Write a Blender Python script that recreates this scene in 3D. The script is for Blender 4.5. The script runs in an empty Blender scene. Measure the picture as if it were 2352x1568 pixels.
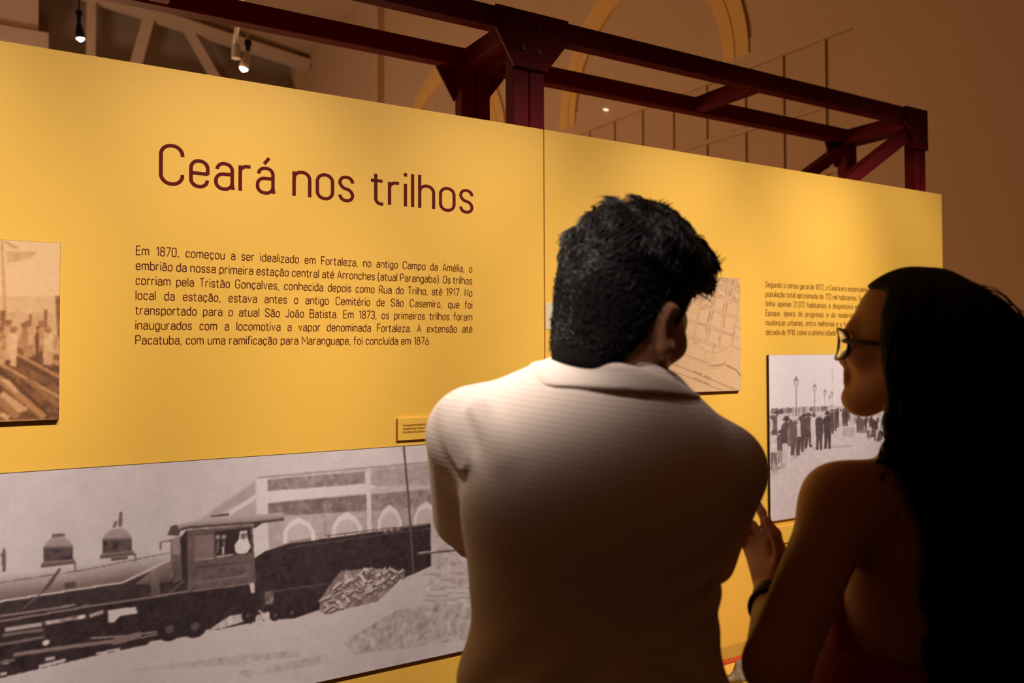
import bpy, bmesh, math, random
import numpy as np
from mathutils import Vector, Matrix

# ------------------------------------------------------------------ camera, world, lights, exposure
S = bpy.context.scene
COL = S.collection
EYE = Vector((-1.505, -2.284, 1.55))
FOC = 1883.2                                   # focal length in pixels of a 2352 px wide frame
yaw, pitch, roll = 0.54277, 0.022789, -0.003706
fw = Vector((math.sin(yaw) * math.cos(pitch), math.cos(yaw) * math.cos(pitch), math.sin(pitch)))
_r = Vector((math.cos(yaw), -math.sin(yaw), 0)); _u = _r.cross(fw)
rt = _r * math.cos(roll) + _u * math.sin(roll)
up = -_r * math.sin(roll) + _u * math.cos(roll)
cd = bpy.data.cameras.new('camera'); cam = bpy.data.objects.new('camera', cd); COL.objects.link(cam)
cd.sensor_fit = 'HORIZONTAL'; cd.sensor_width = 36.0; cd.lens = 36.0 * FOC / 2352
cd.shift_y = -(784 - 763.5) / 2352
cd.clip_start = 0.05
cam.matrix_world = Matrix(((rt.x, up.x, -fw.x, EYE.x), (rt.y, up.y, -fw.y, EYE.y), (rt.z, up.z, -fw.z, EYE.z), (0, 0, 0, 1)))
cd.dof.use_dof = True; cd.dof.focus_distance = 2.25; cd.dof.aperture_fstop = 3.2
S.camera = cam

S.view_settings.view_transform = 'Standard'; S.view_settings.look = 'None'
S.view_settings.gamma = 1.0; S.view_settings.use_curve_mapping = False
S.view_settings.exposure = 0.0

W = bpy.data.worlds.new('world'); S.world = W; W.use_nodes = True
W.node_tree.nodes['Background'].inputs[0].default_value = (1.0, 0.62, 0.36, 1)
W.node_tree.nodes['Background'].inputs[1].default_value = 0.020

def spot(name, loc, target, watts, angle, blend, color, size=0.06):
    l = bpy.data.lights.new(name, 'SPOT'); l.energy = watts; l.spot_size = math.radians(angle); l.spot_blend = blend
    l.color = color; l.shadow_soft_size = size
    o = bpy.data.objects.new(name, l); COL.objects.link(o); o.location = loc
    d = Vector(target) - Vector(loc); o.rotation_euler = d.to_track_quat('-Z', 'Y').to_euler(); return o
def point(name, loc, watts, color, size=0.1):
    l = bpy.data.lights.new(name, 'POINT'); l.energy = watts; l.color = color; l.shadow_soft_size = size
    o = bpy.data.objects.new(name, l); COL.objects.link(o); o.location = loc; return o
WARM = (1.0, 0.93, 0.87)
# ceiling track spots in front of the panels
for x_, w_ in ((-2.3, 370), (-1.5, 340), (-.7, 305), (.1, 300), (.9, 400), (1.7, 400)):
    spot('track_light', (x_ + .9, -2.6, 4.2), (x_, 0, 1.40), w_ * 1.03, 34, 0.75, WARM)
# the spot overhead to the left whose beam catches the man's shoulders and collar
spot('track_light', (-2.468, -1.645, 4.13), (-0.778, -1.150, 1.52), 1150, 11.3, 1.0, (1.0, 0.88, 0.80), 0.05)
# added narrow spot, on no known track, just for highlights on the man's hair
spot('track_light', (-1.779, -2.295, 4.3), (-0.754, -1.336, 1.72), 150, 7.5, 0.9, (1.0, 0.90, 0.85), 0.05)
# warm low lamps of the hall behind the panel, throwing light up the walls
point('hall_light', (-1.4, 5.0, 1.3), 300, (1.0, 0.57, 0.26), 0.5)
point('hall_light', (.2, 2.6, 1.0), 14, (1.0, 0.60, 0.28), 0.4)
point('hall_light', (-3.0, 10.0, 2.0), 430, (1.0, 0.72, 0.50), 0.6)

# ------------------------------------------------------------------ materials
def hexc(r, g, b):
    f = lambda c: (c / 255 / 12.92) if c <= 10 else ((c / 255 + 0.055) / 1.055) ** 2.4
    return (f(r), f(g), f(b), 1)
def mat(name, col, rough=0.6, metal=0.0, spec=0.5, noise=0.0, nscale=20, bump=0.0, bscale=200, emit=None, estr=0.0, trans=0.0, ior=1.45):
    m = bpy.data.materials.new(name); m.use_nodes = True; nt = m.node_tree; b = nt.nodes['Principled BSDF']
    b.inputs['Base Color'].default_value = col; b.inputs['Roughness'].default_value = rough
    b.inputs['Metallic'].default_value = metal; b.inputs['Specular IOR Level'].default_value = spec
    b.inputs['Transmission Weight'].default_value = trans; b.inputs['IOR'].default_value = ior
    if emit: b.inputs['Emission Color'].default_value = emit; b.inputs['Emission Strength'].default_value = estr
    if noise or bump:
        tc = nt.nodes.new('ShaderNodeTexCoord')
    if noise:
        n = nt.nodes.new('ShaderNodeTexNoise'); n.inputs['Scale'].default_value = nscale; n.inputs['Detail'].default_value = 6
        nt.links.new(tc.outputs['Object'], n.inputs['Vector'])
        mx = nt.nodes.new('ShaderNodeMix'); mx.data_type = 'RGBA'
        mx.inputs[6].default_value = tuple(c * (1 - noise) for c in col[:3]) + (1,)
        mx.inputs[7].default_value = tuple(min(1, c * (1 + noise)) for c in col[:3]) + (1,)
        nt.links.new(n.outputs['Fac'], mx.inputs[0]); nt.links.new(mx.outputs[2], b.inputs['Base Color'])
    if bump:
        n2 = nt.nodes.new('ShaderNodeTexNoise'); n2.inputs['Scale'].default_value = bscale; n2.inputs['Detail'].default_value = 4
        nt.links.new(tc.outputs['Object'], n2.inputs['Vector'])
        bp = nt.nodes.new('ShaderNodeBump'); bp.inputs['Strength'].default_value = bump; bp.inputs['Distance'].default_value = 0.004
        nt.links.new(n2.outputs['Fac'], bp.inputs['Height']); nt.links.new(bp.outputs['Normal'], b.inputs['Normal'])
    return m
M = {}
M['yellow'] = mat('panel_yellow', (0.86, 0.475, 0.064, 1), 0.55, spec=0.35, noise=0.03, nscale=3)
M['yellow_edge'] = mat('panel_edge', (0.45, 0.20, 0.03, 1), 0.6)
M['letter'] = mat('letter_maroon', (0.115, 0.009, 0.006, 1), 0.7, spec=0.1)
M['letter_small'] = mat('letter_brown', (0.115, 0.018, 0.008, 1), 0.7, spec=0.1)
M['letter_ochre'] = mat('letter_ochre', (0.26, 0.085, 0.010, 1), 0.7, spec=0.1)
M['steel'] = mat('steel_red', (0.12, 0.0016, 0.004, 1), 0.6, spec=0.12, noise=0.15, nscale=12, bump=0.05, bscale=90)
M['bolt'] = mat('bolt', (0.05, 0.012, 0.012, 1), 0.4, metal=0.2)
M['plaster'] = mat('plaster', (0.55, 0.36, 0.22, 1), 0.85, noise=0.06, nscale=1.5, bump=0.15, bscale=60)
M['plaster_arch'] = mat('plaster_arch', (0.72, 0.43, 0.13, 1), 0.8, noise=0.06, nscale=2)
M['shutter'] = mat('shutter', (0.52, 0.33, 0.19, 1), 0.7, noise=0.05, nscale=2)
M['roofwood'] = mat('roof_beam', (0.60, 0.46, 0.36, 1), 0.7, noise=0.1, nscale=4)
M['roof'] = mat('roof_board', (0.30, 0.22, 0.17, 1), 0.85, noise=0.1, nscale=2)
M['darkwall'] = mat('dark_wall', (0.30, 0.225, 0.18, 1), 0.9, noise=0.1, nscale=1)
M['floor'] = mat('floor_screed', (0.10, 0.065, 0.045, 1), 0.45, noise=0.2, nscale=5)
M['black'] = mat('black_metal', (0.012, 0.011, 0.012, 1), 0.4, metal=0.3)
M['white_metal'] = mat('pale_metal', (0.6, 0.56, 0.52, 1), 0.4)
M['bulb'] = mat('bulb', (1, 0.95, 0.85, 1), 0.3, emit=(1, 0.93, 0.82, 1), estr=9.0)
M['glow'] = mat('glow', (1, .9, .7, 1), 0.4, emit=(1, 0.8, 0.5, 1), estr=1.2)
M['sticker'] = mat('sticker', (0.72, 0.58, 0.36, 1), 0.5)
M['boardedge'] = mat('board_edge', (0.05, 0.028, 0.018, 1), 0.6)
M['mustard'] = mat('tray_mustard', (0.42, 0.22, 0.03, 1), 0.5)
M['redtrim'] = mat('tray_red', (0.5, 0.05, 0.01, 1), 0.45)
M['stone'] = mat('stone', (0.30, 0.24, 0.16, 1), 0.8, noise=0.45, nscale=40, bump=0.5, bscale=120)
M['skin_m'] = mat('skin_man', (0.37, 0.165, 0.085, 1), 0.5, spec=0.4, noise=0.08, nscale=30, bump=0.06, bscale=400)
M['skin_w'] = mat('skin_woman', (0.42, 0.19, 0.095, 1), 0.5, spec=0.35, noise=0.06, nscale=30)
M['hair'] = mat('hair_black', (0.010, 0.0085, 0.009, 1), 0.36, spec=0.6)
M['scalp'] = mat('hair_base', (0.008, 0.007, 0.007, 1), 0.8, spec=0.1)
M['hair_w'] = mat('hair_woman', (0.009, 0.0075, 0.0075, 1), 0.65, spec=0.12)
M['trousers'] = mat('trousers', (0.03, 0.032, 0.045, 1), 0.9, noise=0.2, nscale=200)
M['shoe'] = mat('shoe', (0.03, 0.02, 0.015, 1), 0.5)
M['redtop'] = mat('red_fabric', (0.20, 0.008, 0.010, 1), 0.8, noise=0.12, nscale=150)
M['frame'] = mat('spectacle_frame', (0.02, 0.011, 0.010, 1), 0.3)
M['glass'] = mat('lens_glass', (1, 1, 1, 1), 0.02, trans=1.0, ior=1.05)
M['lip'] = mat('lip', (0.22, 0.06, 0.045, 1), 0.5)
M['watch'] = mat('watch_strap', (0.015, 0.012, 0.012, 1), 0.5)

for k_ in ('skin_m', 'skin_w'):
    n_ = M[k_].node_tree.nodes['Principled BSDF']; n_.inputs['Subsurface Weight'].default_value = 0.25; n_.inputs['Subsurface Radius'].default_value = (1.0, 0.35, 0.15); n_.inputs['Subsurface Scale'].default_value = 0.012

def shirt_mat():
    m = mat('polo_fabric', (0.68, 0.57, 0.49, 1), 0.95, spec=0.1); nt = m.node_tree; b = nt.nodes['Principled BSDF']
    tc = nt.nodes.new('ShaderNodeTexCoord'); mp = nt.nodes.new('ShaderNodeMapping')
    mp.inputs['Rotation'].default_value = (0, math.radians(-7), 0)
    w = nt.nodes.new('ShaderNodeTexWave'); w.bands_direction = 'Z'; w.inputs['Scale'].default_value = 42
    w.inputs['Distortion'].default_value = 0.5; w.inputs['Detail'].default_value = 2
    nt.links.new(tc.outputs['Object'], mp.inputs['Vector']); nt.links.new(mp.outputs['Vector'], w.inputs['Vector'])
    mx = nt.nodes.new('ShaderNodeMix'); mx.data_type = 'RGBA'
    mx.inputs[6].default_value = (0.62, 0.51, 0.44, 1); mx.inputs[7].default_value = (0.69, 0.58, 0.50, 1)
    nt.links.new(w.outputs['Fac'], mx.inputs[0]); nt.links.new(mx.outputs[2], b.inputs['Base Color'])
    n = nt.nodes.new('ShaderNodeTexNoise'); n.inputs['Scale'].default_value = 500
    nt.links.new(tc.outputs['Object'], n.inputs['Vector'])
    ad = nt.nodes.new('ShaderNodeMath'); ad.operation = 'ADD'
    nt.links.new(w.outputs['Fac'], ad.inputs[0]); nt.links.new(n.outputs['Fac'], ad.inputs[1])
    bp = nt.nodes.new('ShaderNodeBump'); bp.inputs['Strength'].default_value = 0.14; bp.inputs['Distance'].default_value = 0.0015
    nt.links.new(ad.outputs[0], bp.inputs['Height']); nt.links.new(bp.outputs['Normal'], b.inputs['Normal'])
    return m
M['polo'] = shirt_mat()
M['collar'] = mat('polo_collar', (0.70, 0.59, 0.51, 1), 0.95, spec=0.1, bump=0.12, bscale=500)
def print_mat(name, rough=0.45):
    m = bpy.data.materials.new(name); m.use_nodes = True; nt = m.node_tree; b = nt.nodes['Principled BSDF']
    a = nt.nodes.new('ShaderNodeAttribute'); a.attribute_name = 'ink'
    nt.links.new(a.outputs['Color'], b.inputs['Base Color']); b.inputs['Roughness'].default_value = rough
    b.inputs['Specular IOR Level'].default_value = 0.35
    return m
M['print'] = print_mat('printed_picture')

# ------------------------------------------------------------------ object helpers
def link(name, verts, faces, m, parent=None, smooth=False):
    me = bpy.data.meshes.new(name)
    if isinstance(verts, np.ndarray):
        V = np.ascontiguousarray(verts, np.float32); F = np.ascontiguousarray(faces, np.int32); k = F.shape[1]
        me.vertices.add(len(V)); me.vertices.foreach_set('co', V.ravel())
        me.loops.add(F.size); me.loops.foreach_set('vertex_index', F.ravel())
        me.polygons.add(len(F)); me.polygons.foreach_set('loop_start', np.arange(0, F.size, k, dtype=np.int32))
        me.update(calc_edges=True); me.validate()
    else:
        me.from_pydata([tuple(v) for v in verts], [], [tuple(f) for f in faces])
    if smooth: me.polygons.foreach_set('use_smooth', [True] * len(me.polygons))
    me.materials.append(m); me.update()
    o = bpy.data.objects.new(name, me); COL.objects.link(o)
    if parent: o.parent = parent
    return o
def empty(name, loc=(0, 0, 0), rz=0.0):
    o = bpy.data.objects.new(name, None); COL.objects.link(o); o.location = loc; o.rotation_euler = (0, 0, rz); o.empty_display_size = 0.1
    return o
def tag(o, label=None, cat=None, group=None, kind=None):
    if label: o['label'] = label
    if cat: o['category'] = cat
    if group: o['group'] = group
    if kind: o['kind'] = kind
    return o
class MB:
    def __init__(s): s.v = []; s.f = []
    def add(s, vs, fs):
        b = len(s.v); s.v += [tuple(x) for x in vs]; s.f += [tuple(i + b for i in f) for f in fs]; return s
    def box(s, lo, hi):
        (a, b, c), (d, e, f) = lo, hi
        return s.add([(a, b, c), (d, b, c), (d, e, c), (a, e, c), (a, b, f), (d, b, f), (d, e, f), (a, e, f)],
                     [(0, 3, 2, 1), (4, 5, 6, 7), (0, 1, 5, 4), (1, 2, 6, 5), (2, 3, 7, 6), (3, 0, 4, 7)])
    def bar(s, p, q, w, h, upv=(0, 0, 1)):
        p, q = Vector(p), Vector(q); d = (q - p).normalized(); u = Vector(upv)
        a = d.cross(u).normalized(); b = a.cross(d).normalized(); vs = []
        for e in (p, q):
            for i, j in ((-1, -1), (1, -1), (1, 1), (-1, 1)): vs.append(e + a * (w / 2 * i) + b * (h / 2 * j))
        return s.add(vs, [(0, 3, 2, 1), (4, 5, 6, 7), (0, 1, 5, 4), (1, 2, 6, 5), (2, 3, 7, 6), (3, 0, 4, 7)])
    def tube(s, pts, r, n=10, cap=True, closed=False):
        pts = [Vector(p) for p in pts]; rs = r if isinstance(r, (list, tuple)) else [r] * len(pts); vs = []; fs = []; N = len(pts)
        prev = None
        for i, p in enumerate(pts):
            if closed: d = (pts[(i + 1) % N] - pts[i - 1]).normalized()
            else: d = (pts[min(i + 1, N - 1)] - pts[max(i - 1, 0)]).normalized()
            if prev is None: a = d.cross(Vector((0.13, 0.31, 0.94))).normalized()
            else: a = (prev - d * prev.dot(d)).normalized()
            prev = a; b = d.cross(a)
            for k in range(n):
                t = 2 * math.pi * k / n; vs.append(p + (a * math.cos(t) + b * math.sin(t)) * rs[i])
        for i in range(N if closed else N - 1):
            j = (i + 1) % N
            for k in range(n): fs.append((i * n + k, i * n + (k + 1) % n, j * n + (k + 1) % n, j * n + k))
        if cap and not closed: fs += [tuple(range(n))[::-1], tuple(range((N - 1) * n, N * n))]
        return s.add(vs, fs)
    def prism(s, poly, axis, a, b):
        """outline poly extruded along an axis from a to b; poly runs in the other two axes in x,y,z order"""
        n = len(poly); vs = []
        for t in (a, b):
            for (i, j) in poly: vs.append({0: (t, i, j), 1: (i, t, j), 2: (i, j, t)}[axis])
        return s.add(vs, [tuple(range(n)), tuple(range(n, 2 * n))[::-1]] + [(k, k + n, (k + 1) % n + n, (k + 1) % n) for k in range(n)])
    def build(s, name, m, parent=None, smooth=False, bevel=0.0):
        o = link(name, s.v, s.f, m, parent, smooth)
        bm = bmesh.new(); bm.from_mesh(o.data); bmesh.ops.recalc_face_normals(bm, faces=bm.faces); bm.to_mesh(o.data); bm.free()
        if bevel:
            md = o.modifiers.new('bevel', 'BEVEL'); md.width = bevel; md.segments = 2; md.limit_method = 'ANGLE'
        return o
def struct(o): o['kind'] = 'structure'; return o

# ------------------------------------------------------------------ the hall
WX, BY = 3.6, 14.67
struct(MB().box((-8, -7, -0.1), (WX + .3, BY + .3, 0)).build('floor', M['floor']))
struct(MB().box((WX, -7, 0), (WX + .3, BY + .3, 7.65)).build('wall_right', M['plaster']))
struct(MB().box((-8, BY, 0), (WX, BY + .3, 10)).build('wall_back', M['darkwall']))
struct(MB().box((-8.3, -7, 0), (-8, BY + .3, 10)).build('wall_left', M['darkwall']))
struct(MB().box((-8, -7.3, 0), (WX + .3, -7, 10)).build('wall_front', M['darkwall']))
struct(MB().prism([(WX + .3, 7.62), (WX + .3, 7.75), (-8.3, 9.9), (-8.3, 9.77)], 1, -7.3, BY + .3).build('ceiling', M['plaster']))

def arch(name, yc, zc, ro, ri, m, z0):
    b = MB(); N = 40; vs = []; fs = []
    pts_o = [(yc + ro, z0)] + [(yc + ro * math.cos(math.pi * k / N), zc + ro * math.sin(math.pi * k / N)) for k in range(N + 1)] + [(yc - ro, z0)]
    pts_i = [(yc + ri, z0)] + [(yc + ri * math.cos(math.pi * k / N), zc + ri * math.sin(math.pi * k / N)) for k in range(N + 1)] + [(yc - ri, z0)]
    n = len(pts_o)
    for x in (WX + .01, WX - .025):
        for (y, z) in pts_o: vs.append((x, y, z))
        for (y, z) in pts_i: vs.append((x, y, z))
    for k in range(n - 1):
        a = 2 * n
        fs += [(a + k, a + k + 1, a + n + k + 1, a + n + k), (k, k + 1, a + k + 1, a + k), (n + k, a + n + k, a + n + k + 1, n + k + 1)]
    b.add(vs, fs)
    # a raised bead along the band
    rm = ri + (ro - ri) * .45
    b.tube([(WX - .02, yc + rm * math.cos(math.pi * k / N), zc + rm * math.sin(math.pi * k / N)) for k in range(N + 1)], .014, 6)
    return struct(b.build(name, m))
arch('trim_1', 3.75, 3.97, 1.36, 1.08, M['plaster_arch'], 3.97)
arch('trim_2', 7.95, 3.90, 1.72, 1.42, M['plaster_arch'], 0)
struct(MB().box((WX - .04, 1.391, 3.84), (WX + .01, 5.15, 3.90)).box((WX - .025, 1.39, 3.90), (WX + .01, 5.15, 3.97)).box((WX - .012, 1.39, 3.97), (WX + .01, 5.15, 4.10)).build('trim_3', M['plaster']))
# shuttered window under the moulding
w = MB().box((WX - .003, 1.39, .9), (WX + .01, 5.05, 3.84))
w = struct(w.build('window_1', M['shutter']))
fr = MB()
for y in (1.68, 2.07, 2.46, 2.90, 3.32, 3.75, 4.18, 4.60, 5.02): fr.box((WX - .018, y - .02, .9), (WX - .006, y + .02, 3.84))
for z in (.9, 1.40, 1.89, 2.37, 2.86, 3.35): fr.box((WX - .030, 1.40, z - .02), (WX - .006, 5.04, z + .02))
fr.build('window_frame', M['shutter'], w)
# pilaster line in the far wall and the pale pier at the corner
struct(MB().box((WX - .12, 10.2, 0), (WX + .01, 10.32, 7.6)).build('trim_4', M['plaster']))
struct(MB().box((WX - .25, 14.3, 0), (WX + .01, BY + .01, 7.64)).build('trim_5', M['plaster']))

struct(MB().box((WX - .044, -7, 0), (WX + .01, 1.392, 7.6)).build('trim_7', M['plaster']))

def truss(y, label):
    r = empty('roof_truss', (0, y, 6.5)); d = -6.5
    MB().bar((-8, 0, 9.05 + d), (3.58, 0, 7.44 + d), .2, .20).build('rafter', M['roofwood'], r)
    MB().bar((-8, 0, 6.60 + d), (3.58, 0, 6.60 + d), .2, .20).build('tie_beam', M['roofwood'], r)
    MB().bar((-.42, 0, 6.6 + d), (-.42, 0, 7.95 + d), .15, .15, (0, 1, 0)).build('strut', M['roofwood'], r)
    MB().bar((.26, 0, 6.6 + d), (.55, 0, 7.85 + d), .2, .18, (0, 1, 0)).build('strut', M['roofwood'], r)
    MB().bar((1.9, 0, 6.6 + d), (1.2, 0, 7.75 + d), .15, .15, (0, 1, 0)).build('strut', M['roofwood'], r)
    return tag(r, label, 'roof truss')
truss(14.2, 'pale timber roof truss in the far corner above the yellow panel')
p = MB().box((-2.9, 13.6, 0), (-1.25, 14.0, 8.6)).box((-3.0, 13.5, 6.7), (-1.1, 14.1, 6.95))
struct(p.build('trim_6', M['roofwood']))

# ------------------------------------------------------------------ hanging track lamps beyond the panel
trk = MB().bar((.02, 4.2, 4.62), (.34, 6.2, 4.62), .035, .03).tube([(.05, 4.3, 4.62), (.05, 4.3, 8.29)], .006, 6).tube([(.31, 6.0, 4.62), (.31, 6.0, 8.245)], .006, 6)
tag(trk.build('lighting_track', M['white_metal']), 'thin pale lighting track hanging above the lit bulb', 'lighting track')
def track_lamp(loc, label, body, tilt, lit, top, s=1.0):
    r = empty('track_lamp', loc)
    MB().tube([(0, 0, .06 * s), (0, 0, top)], .007, 8).build('rod', body, r)
    hd = MB().tube([(0, 0, .13 * s), (0, 0, .03 * s)], .022 * s, 12)
    hd.bar((-.03 * s, 0, .10 * s), (.03 * s, 0, .10 * s), .03 * s, .04 * s)
    hd.build('bracket', M['black'], r)
    a = Vector((math.sin(tilt), 0, -math.cos(tilt)))
    hs = MB().tube([Vector((0, 0, .03 * s)), a * .03 * s, a * .10 * s, a * .15 * s], [.016 * s, .03 * s, .042 * s, .045 * s], 16)
    hs.build('lamp_housing', body, r, True)
    if lit:
        pts = [a * (.135 + .045 * k / 5) * s for k in range(6)]
        MB().tube(pts, [.043 * s * math.cos(math.pi / 2 * k / 5.4) for k in range(6)], 16).build('bulb', M['bulb'], r, True)
    return tag(r, label, 'spotlight')
track_lamp((.20, 5.0, 4.16), 'bright lit spotlight hanging below the pale track, near the roof corner', M['white_metal'], -.25, True, .46, .95)
track_lamp((-1.11, 5.0, 4.16), 'small black spotlight with a tiny lit bulb above the panel corner', M['black'], .1, True, .6, .8)
o = MB().tube([(.10, 5.0, 4.22), (.10, 5.0, 4.10)], [.035, .04], 14).tube([(.10, 5, 4.22), (.10, 5, 4.62)], .006, 6).build('spotlight_can', M['white_metal'], None)
tag(o, 'unlit pale cylindrical spotlight just left of the bright bulb', 'spotlight')
o = MB().tube([(-.99, 5.0, 4.56), (-.99, 5.0, 4.42)], [.05, .055], 14).tube([(-.99, 5, 4.56), (-.99, 5, 5.6)], .008, 6).build('spotlight_can', M['white_metal'], None)
tag(o, 'unlit pale spotlight can at the top edge above the small black spotlight', 'spotlight')
o = MB().tube([(WX + .005, 4.27, 3.985), (WX - .06, 4.27, 3.985)], [.012, .010], 12).build('indicator_lamp', M['glow'])

# ------------------------------------------------------------------ red steel frame behind the panels
FR = tag(empty('steel_frame', (0, .26, 0)), 'dark red bolted steel frame standing above and behind the yellow panels', 'steel frame')
YF, YB, ZT = .055, .50, 2.70        # front face, back face, top
oy = -.26
def fbox(name, lo, hi, m='steel'): return MB().box((lo[0], lo[1] + oy, lo[2]), (hi[0], hi[1] + oy, hi[2])).build(name, M[m], FR, bevel=.003)
T = .07
fbox('top_rail', (-3.2, YF, ZT - T), (2.25, YF + .055, ZT))
fbox('top_rail', (-3.2, YB - .055, ZT - T), (2.25, YB, ZT))
for x0, x1 in ((-2.35, -2.23), (-.08, .043), (2.165, 2.25)):
    xm = (x0 + x1) / 2
    for y0, y1 in ((YF + .006, YF + .061), (YB - .061, YB - .006)):
        w2 = (x1 - x0) / 2 - .002
        MB().box((x0, y0 + oy, 0), (x0 + w2, y1 + oy, ZT - .01)).box((x1 - w2, y0 + oy, 0), (x1, y1 + oy, ZT - .01)).build('post', M['steel'], FR, bevel=.002)
        end = x1 > 2
        xa = x0 - (.085 if end else .075); xb = x1 + (0.004 if end else .095)
        gy = y0 - .012 if y0 < .2 else y1 + .004
        pts = [(xa, ZT + .004), (xb, ZT + .004), (xb, ZT - T - .005), (x1 + .004, ZT - .19), (x0 - .004, ZT - .19), (xa, ZT - T - .005)]
        if end: pts = [(xa, ZT + .004), (xb, ZT + .004), (xb, ZT - .19), (x0 - .01, ZT - .19), (xa, ZT - T - .005)]
        g = MB().prism(pts, 1, gy + oy, gy + .008 + oy).build('gusset_plate', M['steel'], FR)
        bm_ = MB()
        for (bx, bz) in ((xa + .035, ZT - .035), (x0 + .03, ZT - .04), (x1 - .03, ZT - .045), (xb - .035, ZT - .04), (x0 + .03, ZT - .125), (x1 - .03, ZT - .13)):
            if end and bx > x1 - .02: continue
            yy = gy + oy + (-.005 if y0 < .2 else .013)
            MB().tube([(bx, yy, bz), (bx, gy + oy + .004, bz)], .009, 6).build('bolt', M['bolt'], FR)
    # paired angles crossing from front to back
    MB().box((xm - .058, YF + .05 + oy, ZT - T - .012), (xm - .003, YB - .05 + oy, ZT - .012)).box((xm + .003, YF + .05 + oy, ZT - T - .012), (xm + .058, YB - .05 + oy, ZT - .012)).build('cross_beam', M['steel'], FR, bevel=.002)
for x in (-1.14, 1.137): fbox('cross_beam', (x - .03, YF + .05, ZT - T + .004), (x + .03, YB - .05, ZT - .004))
# diagonal braces of the end bay
def brace(y, p, q): MB().bar((p[0], y + oy, p[1]), (q[0], y + oy, q[1]), .05, .07, (0, 1, 0)).build('diagonal_brace', M['steel'], FR, bevel=.002)
brace(YF + .04, (2.17, ZT - .10), (1.10, 1.95)); brace(YB - .03, (2.17, ZT - .10), (1.10, 1.95))

tag(o, 'tiny glowing point on the moulding of the large arch', 'lamp')

# ------------------------------------------------------------------ yellow exhibition panels and their lettering
PT = 2.293
def panel(name, x0, x1, label):
    o = MB().box((x0, 0, 0), (x1, .032, PT)).build(name, M['yellow'], None, bevel=.0015)
    return tag(o, label, 'exhibition panel')
PL = panel('exhibition_panel', -2.30, -.0015, 'wide yellow exhibition panel carrying the large title and the locomotive photograph')
PR = panel('exhibition_panel', .0015, 2.278, 'yellow exhibition panel right of the seam, behind the two people, with the street map')

def rounded(pts, r, closed=False, n=7):
    pts = [Vector((p[0], p[1])) for p in pts]; N = len(pts); out = []
    for i, p in enumerate(pts):
        if (not closed and i in (0, N - 1)) or r <= 0: out.append(p); continue
        a, b = pts[i - 1], pts[(i + 1) % N]; da, db = (a - p), (b - p)
        la, lb = da.length, db.length
        ends_a = (not closed and i == 1); ends_b = (not closed and i == N - 2)
        q = min(r, la * (1 if ends_a else .5), lb * (1 if ends_b else .5))
        pa, pb = p + da / la * q, p + db / lb * q
        for k in range(n + 1):
            t = k / n; s_, c_ = math.sin(t * math.pi / 2), math.cos(t * math.pi / 2)
            # quarter ellipse through the two tangent points
            out.append(p + (pa - p) * (1 - s_) + (pb - p) * (1 - c_))
    res = []
    for p in out:
        if not res or (p - res[-1]).length > 1e-5: res.append(p)
    if closed and (res[0] - res[-1]).length < 1e-5: res.pop()
    return res
X_, D_ = .68, -.24
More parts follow.
